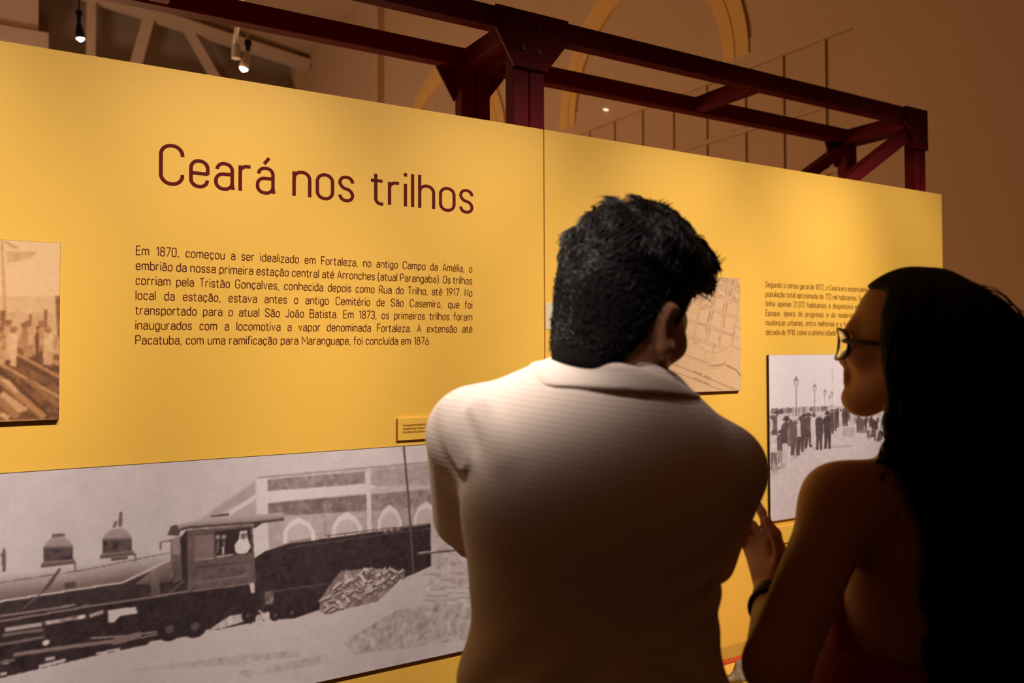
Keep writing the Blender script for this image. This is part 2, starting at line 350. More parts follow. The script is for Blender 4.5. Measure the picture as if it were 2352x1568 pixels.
# glyph: advance, list of (points, corner radius, closed)
def o_(w=.40, h=X_): return ([(0, h), (w, h), (w, 0), (0, 0)], .19, True)
GL = {
 'a': (.40, [([(.03, .52), (.03, X_), (.4, X_), (.4, .08), (.43, 0)], .17, 0), ([(.4, .40), (0, .40), (0, 0), (.4, 0), (.4, .2)], .18, 0)]),
 'b': (.40, [([(0, 1), (0, 0)], 0, 0), o_()]), 'c': (.36, [([(.36, .50), (.36, X_), (0, X_), (0, 0), (.36, 0), (.36, .18)], .18, 0)]),
 'd': (.40, [([(.4, 1), (.4, 0)], 0, 0), o_()]),
 'e': (.40, [([(0, .35), (.4, .35)], 0, 0), ([(.4, .33), (.4, X_), (0, X_), (0, 0), (.39, 0), (.39, .18)], .19, 0)]),
 'f': (.22, [([(.05, 0), (.05, 1), (.27, 1)], .13, 0), ([(-.07, X_), (.24, X_)], 0, 0)]),
 'g': (.40, [o_(), ([(.4, X_), (.4, D_), (.03, D_), (.03, -.08)], .17, 0)]),
 'h': (.40, [([(0, 1), (0, 0)], 0, 0), ([(0, .42), (0, X_), (.4, X_), (.4, 0)], .19, 0)]),
 'i': (.0, [([(0, X_), (0, 0)], 0, 0), ([(0, .90), (0, 1.0)], 0, 0)]), 'l': (.0, [([(0, 1), (0, 0)], 0, 0)]),
 'm': (.66, [([(0, X_), (0, 0)], 0, 0), ([(0, .42), (0, X_), (.33, X_), (.33, 0)], .16, 0), ([(.33, .42), (.33, X_), (.66, X_), (.66, 0)], .16, 0)]),
 'n': (.40, [([(0, X_), (0, 0)], 0, 0), ([(0, .42), (0, X_), (.4, X_), (.4, 0)], .19, 0)]), 'o': (.40, [o_()]),
 'p': (.40, [([(0, X_), (0, D_)], 0, 0), o_()]), 'q': (.40, [([(.4, X_), (.4, D_)], 0, 0), o_()]),
 'r': (.24, [([(0, X_), (0, 0)], 0, 0), ([(0, .42), (0, X_ - .01), (.26, X_ - .01)], .17, 0)]),
 's': (.34, [([(.34, .52), (.34, X_), (0, X_), (0, .38), (.34, .30), (.34, 0), (0, 0), (0, .16)], .16, 0)]),
 't': (.24, [([(.07, .88), (.07, 0), (.27, 0)], .14, 0), ([(-.06, X_), (.25, X_)], 0, 0)]),
 'u': (.40, [([(.4, X_), (.4, 0)], 0, 0), ([(0, X_), (0, 0), (.4, 0), (.4, .26)], .19, 0)]),
 'v': (.38, [([(0, X_), (.19, 0), (.38, X_)], 0, 0)]), 'x': (.36, [([(0, X_), (.36, 0)], 0, 0), ([(.36, X_), (0, 0)], 0, 0)]),
 'z': (.34, [([(0, X_), (.34, X_), (0, 0), (.35, 0)], 0, 0)]),
 'A': (.50, [([(0, 0), (.25, 1), (.5, 0)], 0, 0), ([(.08, .30), (.42, .30)], 0, 0)]),
 'B': (.44, [([(.2, .53), (0, .53), (0, 1), (.42, 1), (.42, .53), (.2, .53)], .0, 0), ([(.2, .53), (.45, .53), (.45, 0), (0, 0), (0, .53)], .0, 0)]),
 'C': (.50, [([(.5, .74), (.5, 1), (0, 1), (0, 0), (.5, 0), (.5, .26)], .24, 0)]),
 'E': (.40, [([(.42, 1), (0, 1), (0, 0), (.42, 0)], 0, 0), ([(0, .52), (.37, .52)], 0, 0)]),
 'F': (.38, [([(.42, 1), (0, 1), (0, 0)], 0, 0), ([(0, .50), (.36, .50)], 0, 0)]),
 'G': (.50, [([(.5, .76), (.5, 1), (0, 1), (0, 0), (.5, 0), (.5, .46), (.28, .46)], .22, 0)]),
 'J': (.36, [([(.36, 1), (.36, 0), (0, 0), (0, .2)], .18, 0)]),
 'M': (.60, [([(0, 0), (0, 1), (.3, .38), (.6, 1), (.6, 0)], 0, 0)]), 'N': (.48, [([(0, 0), (0, 1), (.48, 0), (.48, 1)], 0, 0)]),
 'O': (.50, [([(0, 1), (.5, 1), (.5, 0), (0, 0)], .24, True)]),
 'P': (.46, [([(0, 0), (0, 1), (.46, 1), (.46, .44), (0, .44)], .2, 0), ([(0, 1), (0, .8)], 0, 0)]),
 'R': (.46, [([(0, 0), (0, 1), (.44, 1), (.44, .46), (0, .46)], .2, 0), ([(.22, .46), (.48, 0)], 0, 0)]),
 'S': (.46, [([(.46, .76), (.46, 1), (0, 1), (0, .56), (.46, .44), (.46, 0), (0, 0), (0, .24)], .21, 0)]),
 'T': (.46, [([(0, 1), (.48, 1)], 0, 0), ([(.24, 1), (.24, 0)], 0, 0)]),
 '0': (.42, [([(0, 1), (.42, 1), (.42, 0), (0, 0)], .2, True)]), '1': (.22, [([(0, .84), (.2, 1), (.2, 0)], 0, 0)]),
 '2': (.40, [([(0, .76), (0, 1), (.4, 1), (.4, .62), (0, .0), (.42, .0)], .12, 0)]),
 '3': (.40, [([(0, .8), (0, 1), (.4, 1), (.4, .53), (.16, .53)], .18, 0), ([(.16, .53), (.42, .53), (.42, 0), (0, 0), (0, .2)], .18, 0)]),
 '6': (.42, [([(.34, 1), (0, .45), (0, 0), (.42, 0), (.42, .55), (.04, .55)], .2, 0)]), '7': (.40, [([(0, 1), (.42, 1), (.12, 0)], 0, 0)]),
 '8': (.42, [([(.03, 1), (.39, 1), (.39, .53), (.03, .53)], .17, True), ([(0, .53), (.42, .53), (.42, 0), (0, 0)], .19, True)]),
 '9': (.42, [([(.38, .45), (0, .45), (0, 1), (.42, 1), (.42, .5), (.1, 0)], .2, 0)]),
 ',': (.06, [([(.05, .06), (-.01, -.14)], 0, 0)]), '.': (.04, [([(.02, 0), (.02, .09)], 0, 0)]),
 '(': (.16, [([(.16, 1.08), (0, .9), (0, 0), (.16, -.18)], .3, 0)]), ')': (.16, [([(0, 1.08), (.16, .9), (.16, 0), (0, -.18)], .3, 0)]),
}
ACUTE = [([(.17, .80), (.30, .97)], 0, 0)]; TILDE = [([(.04, .82), (.12, .91), (.27, .83), (.36, .92)], .06, 0)]; CED = [([(.2, 0), (.23, -.11), (.10, -.19)], 0, 0)]
for ch, base, acc in (('á', 'a', ACUTE), ('é', 'e', ACUTE), ('ã', 'a', TILDE), ('õ', 'o', TILDE), ('ç', 'c', CED), ('É', 'E', [([(.17, 1.12), (.30, 1.27)], 0, 0)])):
    GL[ch] = (GL[base][0], GL[base][1] + acc)
GL['í'] = (0, [GL['l'][1][0]] and [([(0, X_), (0, 0)], 0, 0), ([(-.02, .80), (.12, .97)], 0, 0)])
GAP = .20
def ribbon(mb, pts, w, closed, tf):
    n = len(pts); L = []; R_ = []
    for i, p in enumerate(pts):
        a = pts[i - 1] if (closed or i > 0) else None; b = pts[(i + 1) % n] if (closed or i < n - 1) else None
        d1 = (p - a).normalized() if a is not None else None; d2 = (b - p).normalized() if b is not None else None
        d1 = d1 or d2; d2 = d2 or d1; t = d1 + d2
        t = t.normalized() if t.length > 1e-4 else d1
        nn = Vector((-t.y, t.x)); k = 1 / max(.5, nn.dot(Vector((-d1.y, d1.x))))
        L.append(p + nn * (w / 2 * k)); R_.append(p - nn * (w / 2 * k))
    vs = [tf(q) for q in L] + [tf(q) for q in R_]
    mb.add(vs, [(i, (i + 1) % n, n + (i + 1) % n, n + i) for i in range(n if closed else n - 1)])
def word_w(wd): return sum(GL[c][0] + GAP for c in wd) - GAP
def text_line(mb, txt, x, z, cap, hx, stroke, x_end=None, space=.30, y=-.0008):
    words = txt.split(' '); nat = [word_w(w_) * cap * hx for w_ in words]
    sp = space * cap * hx
    if x_end is not None and len(words) > 1: sp = (x_end - x - sum(nat)) / (len(words) - 1)
    for w_ in words:
        for c in w_:
            adv, strokes = GL[c]
            for k_, (pts, r, cl) in enumerate(strokes):
                ribbon(mb, rounded(pts, r, bool(cl)), stroke, bool(cl), lambda q: (x + q.x * cap * hx, y - k_ * .00006, z + q.y * cap))
            x += (adv + GAP) * cap * hx
        x += sp - GAP * cap * hx
    return x
for w_, xa, xb in (('Ceará', -1.190, -.901), ('nos', -.842, -.670), ('trilhos', -.606, -.274)):
    t = MB(); text_line(t, w_, xa, 1.990, .1005, (xb - xa) / (.1005 * (word_w(w_) + 0)), .088)
    o = t.build('title_lettering', M['letter'], PL); o['label'] = 'large maroon word ' + w_
lines = ['Em 1870, começou a ser idealizado em Fortaleza, no antigo Campo da Amélia, o',
 'embrião da nossa primeira estação central até Arronches (atual Parangaba). Os trilhos',
 'corriam pela Tristão Gonçalves, conhecida depois como Rua do Trilho, até 1917. No',
 'local da estação, estava antes o antigo Cemitério de São Casemiro, que foi',
 'transportado para o atual São João Batista. Em 1873, os primeiros trilhos foram',
 'inaugurados com a locomotiva a vapor denominada Fortaleza. A extensão até']
CAPH = .0222
need = word_w(lines[1].replace(' ', '')) + (len(lines[1].split()) - 1) * .50 - (len(lines[1].split()) - 1) * GAP + 0
HX = (.974) / (CAPH * need)
t = MB()
for i, s_ in enumerate(lines): text_line(t, s_, -1.247, 1.8005 - i * .0381, CAPH, HX, .095, -.275)
text_line(t, 'Pacatuba, com uma ramificação para Maranguape, foi concluída em 1876.', -1.247, 1.8005 - 6 * .0381, CAPH, HX, .095, -.421)
o = t.build('body_lettering', M['letter_small'], PL); o['label'] = 'seven lines of small dark brown text'
t = MB()
for i, (s_, x_mark, upto) in enumerate((('Segundo o censo geral de 1872, o Ceará era essencialmente agropecuário', 1.80, 'agro'), ('população total aproximada de 722 mil habitantes. Sua acanhada', 1.80, 'acanh'),
        ('tinha apenas 21.372 habitantes e despontava em direção', 1.81, 'direçã'), ('Época, época do progresso e da modernidade capitalista', 0, ''), ('mudanças urbanas, entre melhorias e o fundo', 0, ''), ('década de 1910, como a sétima cidade', 0, ''))):
    s_ = s_.replace('Época,', 'Époque,')
    text_line(t, s_, 1.060, 1.8045 - i * .0383, CAPH * .98, 1.085, .10, None, (.49, .51, .71, .88, .66, .46)[i])
o = t.build('body_lettering', M['letter_ochre'], PR); o['label'] = 'six lines of small ochre text'

# ------------------------------------------------------------------ printed pictures on boards
def photo_px(u, v):
    """where a mark measured on the photograph lies on the panel plane, in metres"""
    d = fw + rt * ((u - 1176) / FOC) - up * ((v - 763.5) / FOC); k = -EYE.y / d.y
    return EYE.x + d.x * k, EYE.z + d.z * k
def crop(ox, oy_, s): return lambda *pts: [photo_px(ox + p[0] / s, oy_ + p[1] / s) for p in pts]
rng = np.random.RandomState(5)
def blur(a, r):
    for ax in (0, 1):
        k = np.exp(-.5 * (np.arange(-int(3 * r) - 1, int(3 * r) + 2) / r) ** 2); k /= k.sum(); h = len(k) // 2
        pd = [(0, 0), (0, 0)]; pd[ax] = (h, h); b = np.pad(a, pd, mode='edge'); out = np.zeros_like(a)
        for i, w_ in enumerate(k): out += w_ * (b[i:i + a.shape[0]] if ax == 0 else b[:, i:i + a.shape[1]])
        a = out
    return a
class Pic:
    def __init__(s, x0, x1, z0, z1, res, bg):
        s.x0, s.z0 = x0, z0; s.nx = int((x1 - x0) / res) + 1; s.nz = int((z1 - z0) / res) + 1
        s.dx = (x1 - x0) / (s.nx - 1); s.dz = (z1 - z0) / (s.nz - 1); s.a = np.full((s.nz, s.nx), bg, np.float64)
    def ij(s, pts): return np.array([((x - s.x0) / s.dx, (z - s.z0) / s.dz) for x, z in pts])
    def _mask(s, P):
        lo = np.floor(P.min(0)).astype(int) - 1; hi = np.ceil(P.max(0)).astype(int) + 2
        lo = np.maximum(lo, 0); hi = np.minimum(hi, (s.nx, s.nz))
        if (hi <= lo).any(): return None, None
        X, Y = np.meshgrid(np.arange(lo[0], hi[0]), np.arange(lo[1], hi[1])); m = np.zeros(X.shape, bool)
        for i in range(len(P)):
            (xa, ya), (xb, yb) = P[i - 1], P[i]
            if ya == yb: continue
            c = (ya > Y) != (yb > Y); m ^= c & (X < (xb - xa) * (Y - ya) / (yb - ya) + xa)
        return (slice(lo[1], hi[1]), slice(lo[0], hi[0])), m
    def poly(s, pts, v, noise=0.0):
        sl, m = s._mask(s.ij(pts))
        if sl is None: return
        val = v if not noise else v + noise * s.nz_(3)[sl]
        s.a[sl] = np.where(m, val, s.a[sl])
    def grad(s, pts, vt, vb):
        """vertical ramp between the top and bottom of every column of the outline"""
        sl, m = s._mask(s.ij(pts))
        if sl is None: return
        n = m.sum(0); first = np.where(n > 0, m.argmax(0), 0); rows = np.arange(m.shape[0])[:, None]
        f = (rows - first[None]) / np.maximum(n[None] - 1, 1); f = np.clip(f, 0, 1)
        s.a[sl] = np.where(m, vb + (vt - vb) * f, s.a[sl])
    def line(s, pts, w, v):
        P = s.ij(pts); w = w / s.dz
        for a, b in zip(P[:-1], P[1:]):
            d = b - a; n = np.array((-d[1], d[0])) / (np.hypot(*d) + 1e-9) * w / 2
            q = np.array([a + n, b + n, b - n, a - n]); sl, m = s._mask(q)
            if sl is not None: s.a[sl] = np.where(m, v, s.a[sl])
    def blob(s, c, rx, rz, v):
        s.poly([(c[0] + rx * math.cos(t * .3927), c[1] + rz * math.sin(t * .3927)) for t in range(16)], v)
    def nz_(s, r, seed=None):
        n = blur(rng.standard_normal(s.a.shape), r); return n / (n.std() + 1e-9)
    def board(s, name, label, cat, dark, light, thick, mid=None, group=None):
        a = np.clip(s.a, 0, 1); dark, light = np.array(dark), np.array(light)
        x1 = s.x0 + s.dx * (s.nx - 1); z1 = s.z0 + s.dz * (s.nz - 1)
        bd = tag(MB().box((s.x0 - .0006, -thick, s.z0 - .0006), (x1 + .0006, -.0004, z1 + .0006)).build(name, M['boardedge']), label, cat, group)
        X, Z = np.meshgrid(s.x0 + s.dx * np.arange(s.nx), s.z0 + s.dz * np.arange(s.nz))
        V = np.stack([X, np.full_like(X, -thick - .0006), Z], -1).reshape(-1, 3)
        i = np.arange(s.nx * s.nz).reshape(s.nz, s.nx)
        F = np.stack([i[:-1, :-1], i[:-1, 1:], i[1:, 1:], i[1:, :-1]], -1).reshape(-1, 4)
        o = link('printed_picture', V, F, M['print'], bd)
        at = o.data.color_attributes.new('ink', 'FLOAT_COLOR', 'POINT')
        c = np.ones((a.size, 4), np.float32); f = a.reshape(-1, 1)
        c[:, :3] = dark + (light - dark) * f if mid is None else np.where(f < .5, dark + (np.array(mid) - dark) * f * 2, np.array(mid) + (light - np.array(mid)) * (f * 2 - 1))
        at.data.foreach_set('color', c.ravel()); return bd
INK, INKM, PAPER = (.022, .012, .015), (.26, .175, .16), (.87, .75, .72)

# --- the steam locomotive
p = Pic(-2.05, -.262, .624, 1.267, .00145, .86)
A = crop(0, 1030, 2.9143); B = crop(500, 930, 2.4583)
p.a -= .10 * np.linspace(1, 0, p.nx)[None, :] + .035 * 0
# station building
p.poly(B((-260, 720), (0, 560), (215, 405), (830, 348), (1500, 285), (1500, 1100), (-260, 1100)), .76, .02)
p.poly(B((-100, 640), (0, 572), (205, 430), (205, 510), (-60, 640)), .66); p.poly(B((20, 640), (205, 540), (212, 610), (20, 640)), .68)
p.poly(B((275, 418), (820, 372), (826, 440), (275, 482)), .56, .03); p.poly(B((278, 550), (832, 500), (835, 592), (420, 618), (278, 630)), .48, .04)
p.poly(B((860, 350), (1500, 300), (1500, 440), (860, 455)), .68, .02); p.poly(B((858, 500), (1500, 440), (1500, 540), (858, 592)), .56, .03)
p.poly(B((278, 630), (835, 592), (835, 760), (278, 800)), .68, .02); p.poly(B((858, 592), (1500, 540), (1500, 760), (858, 740)), .66, .02)
p.poly(B((275, 484), (826, 442), (890, 455), (830, 492), (278, 545)), .88); p.poly(B((212, 402), (275, 395), (277, 612), (214, 612)), .88)
p.line(B((838, 370), (850, 745)), .013, .86); p.line(B((215, 505), (60, 610)), .010, .86); p.line(B((215, 407), (830, 350), (1500, 290)), .005, .62)
for k in range(5): p.line(B((860, 380 + 14 * k), (1500, 320 + 16 * k)), .002, .58)
p.line(B((595, 560), (600, 740)), .004, .60)
for (xa, xb, yb_, yt) in ((360, 545, 775, 628), (632, 812, 760, 598), (892, 1032, 720, 558), (1095, 1240, 690, 540), (1300, 1440, 660, 520)):
    xm = (xa + xb) / 2; w_ = (xb - xa) / 2
    f = lambda k: B((xm - w_ * k, yb_), (xm - w_ * k * .95, yb_ - (yb_ - yt) * .45), (xm - w_ * k * .6, yb_ - (yb_ - yt) * .8 * (.3 + .7 * k)), (xm, yb_ - (yb_ - yt) * (.1 + .9 * k)), (xm + w_ * k * .6, yb_ - (yb_ - yt) * .8 * (.3 + .7 * k)), (xm + w_ * k * .95, yb_ - (yb_ - yt) * .45), (xm + w_ * k, yb_))
    p.poly(f(1), .90); p.poly(f(.74), .76)
# ground
p.poly(A((-1500, 1900), (-1500, 1780), (0, 1515), (640, 1368), (1340, 1228), (2040, 1085)) + B((560, 1120), (1090, 930), (1500, 760), (1500, 1700), (-400, 1900)), .80)
gm = p.nz_(9) * .012 + p.nz_(3) * .010
p.poly(B((700, 1330), (1000, 1150), (1380, 1090), (1500, 1060), (1500, 1300), (1100, 1360), (760, 1400)), .70, .045)
p.poly(B((100, 1500), (600, 1400), (650, 1440), (140, 1530)), .74, .03); p.poly(A((800, 1480), (1500, 1380), (2000, 1340), (2000, 1380), (1500, 1440)), .72, .03)
# tender
p.poly(B((185, 670), (275, 655), (285, 830), (200, 850)), .86)
p.poly(B((200, 860), (260, 820), (390, 778), (1192, 668), (1200, 900), (1090, 950), (560, 1150), (430, 1195), (310, 1205), (200, 1130)), .07, .014)
p.line(B((395, 770), (520, 752)), .008, .55); p.line(B((390, 800), (1190, 690)), .003, .22); p.line(B((310, 1045), (620, 1000)), .003, .26); p.line(B((600, 735), (880, 700), (1190, 665)), .003, .35)
for k in range(6): p.line(B((620 + 90 * k, 728 - 10 * k), (620 + 90 * k, 755 - 12 * k)), .003, .35)
for k in range(7): p.blob(B((920 + 18 * k, 712 - 3 * k))[0], .006, .005, .55 if k % 2 else .2)
p.poly(B((1190, 670), (1500, 640), (1500, 860), (1195, 900)), .74, .03); p.line(B((1115, 835), (1500, 800)), .006, .32); p.line(B((1120, 828), (1230, 818)), .004, .75)
# boiler
BO = A((-1500, 1080), (0, 828), (640, 752), (900, 708), (1140, 682), (1215, 740), (1235, 870), (1000, 885), (820, 900), (0, 1012), (-1500, 1260))
p.grad(BO, .80, .40)
p.poly(A((-1500, 1270), (0, 1010), (820, 895), (1010, 815), (1060, 775), (1150, 800), (1250, 860), (1255, 945), (1000, 985), (0, 1105), (-1500, 1400)), .10, .014)
p.grad(A((1010, 815), (1060, 772), (1135, 745), (1140, 880), (1000, 900), (900, 900)), .55, .25)
p.poly(A((-1500, 1400), (0, 1100), (600, 1035), (1250, 945), (1685, 888), (1725, 1085), (1800, 1130), (1340, 1225), (640, 1372), (0, 1522), (-1500, 1800)), .06, .014)
p.line(A((-1500, 1290), (50, 1005), (820, 887), (1060, 770), (1135, 735)), .0045, .82); p.line(A((0, 1112), (500, 1037)), .0045, .60); p.line(A((-1500, 1440), (0, 1145), (600, 1045), (1250, 948), (1680, 893)), .0045, .55)
p.line(A((0, 888), (560, 805), (900, 735), (1130, 690)), .0025, .42)
for (x_, y_) in ((500, 790), (900, 730)): p.line(A((x_, y_ - 35), (x_ + 4, y_ + 20)), .004, .42)
p.poly(A((430, 890), (505, 880), (508, 920), (430, 932)), .22); p.poly(A((395, 790), (408, 795), (330, 920), (260, 972), (300, 920)), .22); p.line(A((260, 970), (150, 1065)), .003, .35)
p.poly(A((718, 1072), (905, 1048), (918, 1092), (800, 1110), (760, 1155), (722, 1152)), .85); p.line(A((595, 1112), (690, 1080)), .010, .66)
p.poly(A((290, 1147), (570, 1098), (577, 1125), (300, 1172)), .62, .15); p.line(A((35, 1200), (280, 1165)), .010, .68); p.line(A((20, 1240), (290, 1200)), .006, .45)
p.line(A((90, 1368), (500, 1310), (760, 1278)), .009, .52); p.line(A((600, 1258), (820, 1245), (1180, 1200)), .005, .58); p.line(A((750, 1285), (940, 1235)), .016, .50)
p.line(A((-600, 1400), (0, 1300), (300, 1250)), .006, .42); p.blob(A((307, 1288))[0], .008, .007, .88); p.line(A((258, 1448), (440, 1402)), .008, .80); p.line(A((640, 1362), (800, 1328)), .006, .80)
p.line(A((300, 1400), (365, 1388)), .008, .72); p.line(A((0, 1500), (45, 1490)), .008, .8); p.line(A((20, 1420), (60, 1412)), .010, .75); p.line(A((-600, 1560), (100, 1400)), .006, .4)
p.line(A((988, 1292), (1130, 1265)), .007, .82); p.line(A((940, 1255), (1180, 1205)), .003, .75)
p.poly(A((1410, 1190), (1480, 1140), (1530, 1110), (1620, 1095), (1650, 1140), (1560, 1170), (1400, 1215)), .74, .06); p.poly(A((1700, 1110), (1790, 1080), (1820, 1125), (1700, 1150)), .76, .05); p.line(A((1340, 1215), (1420, 1200)), .006, .7)
for (x_, y_, r_) in ((1660, 1105, .020), (1835, 1105, .016), (1945, 1090, .016), (1300, 1180, .03), (1130, 1200, .03)):
    c = A((x_, y_))[0]; p.blob(c, r_, r_, .05); p.blob(c, r_ * .35, r_ * .35, .25)
p.line(A((1660, 1050), (1672, 1165)), .004, .05); p.poly(A((1765, 950), (1825, 940), (1820, 1030), (1770, 1035)), .40, .1); p.poly(A((1660, 890), (1695, 885), (1698, 955), (1672, 958)), .82)
# domes, bell and valve
def dome(x0, x1, yt, yb_, tilt):
    xm = (x0 + x1) / 2
    out = A((x0, yb_), (x0 - 2, yt + 75), (x0 + 20, yt + 30), (xm - 40, yt), (xm + 40, yt - 4), (x1 - 22, yt + 22), (x1 - 2, yt + 60), (x1, yb_ - tilt))
    p.grad(out, .62, .50); p.poly(A((x0, yb_), (x0, yt + 72), (xm, yt + 66), (x1, yt + 58), (x1, yb_ - tilt)), .22, .05)
    p.grad(A((x0, yt + 80), (x0 - 2, yt + 60), (x1 - 2, yt + 50), (x1, yt + 76)), .58, .25)
    p.line(A((x0 - 18, yb_ + 18), (x1 + 14, yb_ - tilt + 6)), .0085, .30); p.line(A((x0 - 10, yb_ + 2), (x1 + 10, yb_ - tilt - 8)), .005, .50)
dome(292, 487, 585, 758, 14); p.line(A((348, 576), (432, 570)), .007, .36)
dome(685, 878, 532, 700, 12); p.line(A((758, 522), (775, 478)), .008, .45); p.line(A((800, 515), (806, 420)), .008, .40); p.line(A((740, 735), (850, 722)), .006, .3)
p.poly(A((20, 815), (10, 700), (28, 650), (40, 700), (36, 815)), .28); p.line(A((0, 700), (45, 690)), .004, .45); p.poly(A((-420, 900), (-440, 560), (-300, 540), (-320, 890)), .22)
# cab
p.poly(A((1140, 600), (1205, 575), (1210, 700), (1145, 705)), .56); p.poly(A((1140, 705), (1210, 700), (1225, 870), (1150, 890)), .34, .05)
p.poly(A((1200, 590), (1245, 540), (1255, 870), (1215, 880)), .07); p.poly(A((1245, 540), (1682, 505), (1705, 885), (1252, 950)), .30, .03)
p.poly(A((1300, 578), (1420, 568), (1425, 728), (1300, 742)), .46, .02); p.line(A((1300, 740), (1425, 726)), .004, .62); p.poly(A((1430, 548), (1668, 520), (1680, 690), (1440, 722)), .07)
p.line(A((1440, 718), (1560, 700)), .004, .75); p.line(A((1300, 892), (1640, 842)), .005, .45); p.line(A((1290, 790), (1640, 752)), .004, .16); p.blob(A((1480, 805))[0], .010, .008, .22)
p.poly(A((1570, 690), (1562, 640), (1590, 600), (1598, 552), (1640, 540), (1650, 590), (1672, 650), (1650, 690), (1600, 700)), .88); p.blob(A((1622, 578))[0], .008, .009, .42); p.line(A((1598, 556), (1648, 548)), .006, .86)
for x_ in (1452, 1492): p.blob(A((x_, 585))[0], .006, .006, .62); p.line(A((x_ + 2, 610), (x_ - 4, 690)), .004, .5)
p.line(A((1485, 650), (1488, 700)), .006, .8)
p.grad(A((1115, 572), (1140, 512), (1182, 500), (1420, 455), (1880, 422), (1905, 440), (1890, 475), (1700, 500), (1260, 528), (1205, 545)), .70, .50)
p.line(A((1200, 535), (1260, 522), (1700, 490), (1890, 466)), .006, .20); p.poly(A((1115, 572), (1142, 512), (1175, 505), (1200, 545), (1195, 575)), .22); p.poly(A((1690, 490), (1760, 485), (1700, 525), (1685, 525)), .12)
p.line(A((1410, 448), (1525, 434)), .005, .25); p.line(A((1070, 672), (1070, 618), (1138, 608)), .0035, .40); p.line(A((1140, 600), (1145, 860)), .004, .45)
p.grad(A((1003, 842), (1060, 832), (1066, 968), (1006, 975)), .45, .25); p.line(A((995, 845), (1070, 830)), .006, .42); p.line(A((1130, 955), (1230, 870)), .003, .4)
# pole
p.line(B((1040, 225), (1066, 500), (1096, 945)), .0058, .26)
# fuel wood and sacks
p.poly(B((565, 1155), (580, 1075), (640, 990), (690, 930), (770, 925), (830, 912), (930, 920), (1050, 948), (960, 1040), (890, 1105), (730, 1140), (600, 1175)), .52, .05)
R5 = random.Random(3)
for k in range(85):
    x_ = R5.uniform(575, 1040); lo = 925 + max(0, (700 - x_)) * 1.2; hi = 1165 - max(0, x_ - 620) * .50
    if hi < lo + 8: continue
    y_ = R5.uniform(lo, hi); a_ = R5.choice((R5.uniform(-.8, -.1), R5.uniform(.2, 1.2))); l_ = R5.uniform(22, 62); h_ = R5.uniform(10, 20)
    ca, sa = math.cos(a_), math.sin(a_)
    q = [(x_ + i * l_ * ca - j * h_ * sa, y_ + i * l_ * sa + j * h_ * ca) for i, j in ((-.5, -.5), (.5, -.5), (.5, .5), (-.5, .5))]
    p.poly(B(*[(u_ + 3, v_ + 7) for u_, v_ in q]), .22); p.poly(B(*q), R5.uniform(.58, .84))
p.poly(B((1165, 1105), (1165, 1010), (1230, 900), (1290, 850), (1500, 820), (1500, 1140), (1300, 1120)), .74, .05)
for k in range(26):
    x_, y_ = R5.uniform(1180, 1480), R5.uniform(890, 1090); p.poly(B((x_ - 40, y_ + 16), (x_ - 34, y_ - 6), (x_ + 20, y_ - 14), (x_ + 46, y_ + 2), (x_ + 40, y_ + 18)), .62); p.poly(B((x_ - 40, y_ + 10), (x_ - 34, y_ - 8), (x_ + 20, y_ - 16), (x_ + 46, y_), (x_ + 38, y_ + 10)), R5.uniform(.74, .80))
sky = p.a.copy(); p.a = blur(p.a, 1.15)
p.a += p.nz_(1.2) * .008 + p.nz_(8) * .006 + np.where(p.a > .55, gm, 0) * .5
p.a = np.where(p.a < .5, p.a * (.72 + .56 * p.a), p.a)
p.board('mounted_photograph', 'large black and white photograph of a steam locomotive low on the left panel', 'photograph', INK, PAPER, .012, INKM)

# --- workers on the pier (left edge)
p = Pic(-1.92, -1.418, 1.389, 1.817, .0014, .90); A = crop(0, 500, 2.94)
p.poly(A((-2600, 540), (420, 530), (420, 900), (-2600, 900)), .80, .02); p.poly(A((-2600, 640), (420, 640), (420, 900), (-2600, 900)), .72, .03); p.poly(A((-2600, 780), (420, 800), (420, 1400), (-2600, 1400)), .60, .05)
p.poly(A((38, 228), (250, 236), (190, 285), (50, 310)), .72, .03); p.line(A((30, 165), (120, 210)), .006, .62); p.line(A((12, 130), (35, 640)), .005, .62); p.poly(A((-2600, 200), (-60, 230), (-80, 500), (-2600, 520)), .7, .04)
for q in (((372, 530), (406, 528), (408, 810), (385, 790)), ((0, 628), (42, 625), (30, 760), (5, 740)), ((198, 655), (216, 655), (214, 730), (196, 730)), ((294, 622), (318, 620), (320, 760), (298, 760)), ((-120, 560), (-80, 560), (-80, 800), (-120, 800))): p.poly(A(*q), .30, .03)
p.poly(A((-2600, 900), (0, 900), (120, 870), (420, 1010), (420, 1360), (-2600, 1380)), .20, .05)
for (q, w_, v_) in (([(110, 915), (400, 1075)], .006, .55), ([(115, 950), (400, 1110)], .012, .14), ([(0, 985), (400, 1210)], .006, .60), ([(-200, 930), (0, 1030), (330, 1345)], .012, .10), ([(-200, 960), (0, 1085), (300, 1345)], .014, .50), ([(0, 1190), (170, 1310)], .020, .66), ([(-200, 1100), (0, 1230), (120, 1345)], .016, .42), ([(-300, 1000), (-40, 1345)], .016, .5), ([(180, 1090), (400, 1270)], .010, .34), ([(0, 1320), (60, 1350)], .012, .7), ([(-2600, 1200), (-200, 1350)], .02, .55)): p.line(A(*q), w_, v_)
p.poly(A((0, 1085), (60, 1090), (130, 1170), (110, 1185)), .7); p.poly(A((125, 1320), (170, 1300), (200, 1335), (150, 1345)), .15)
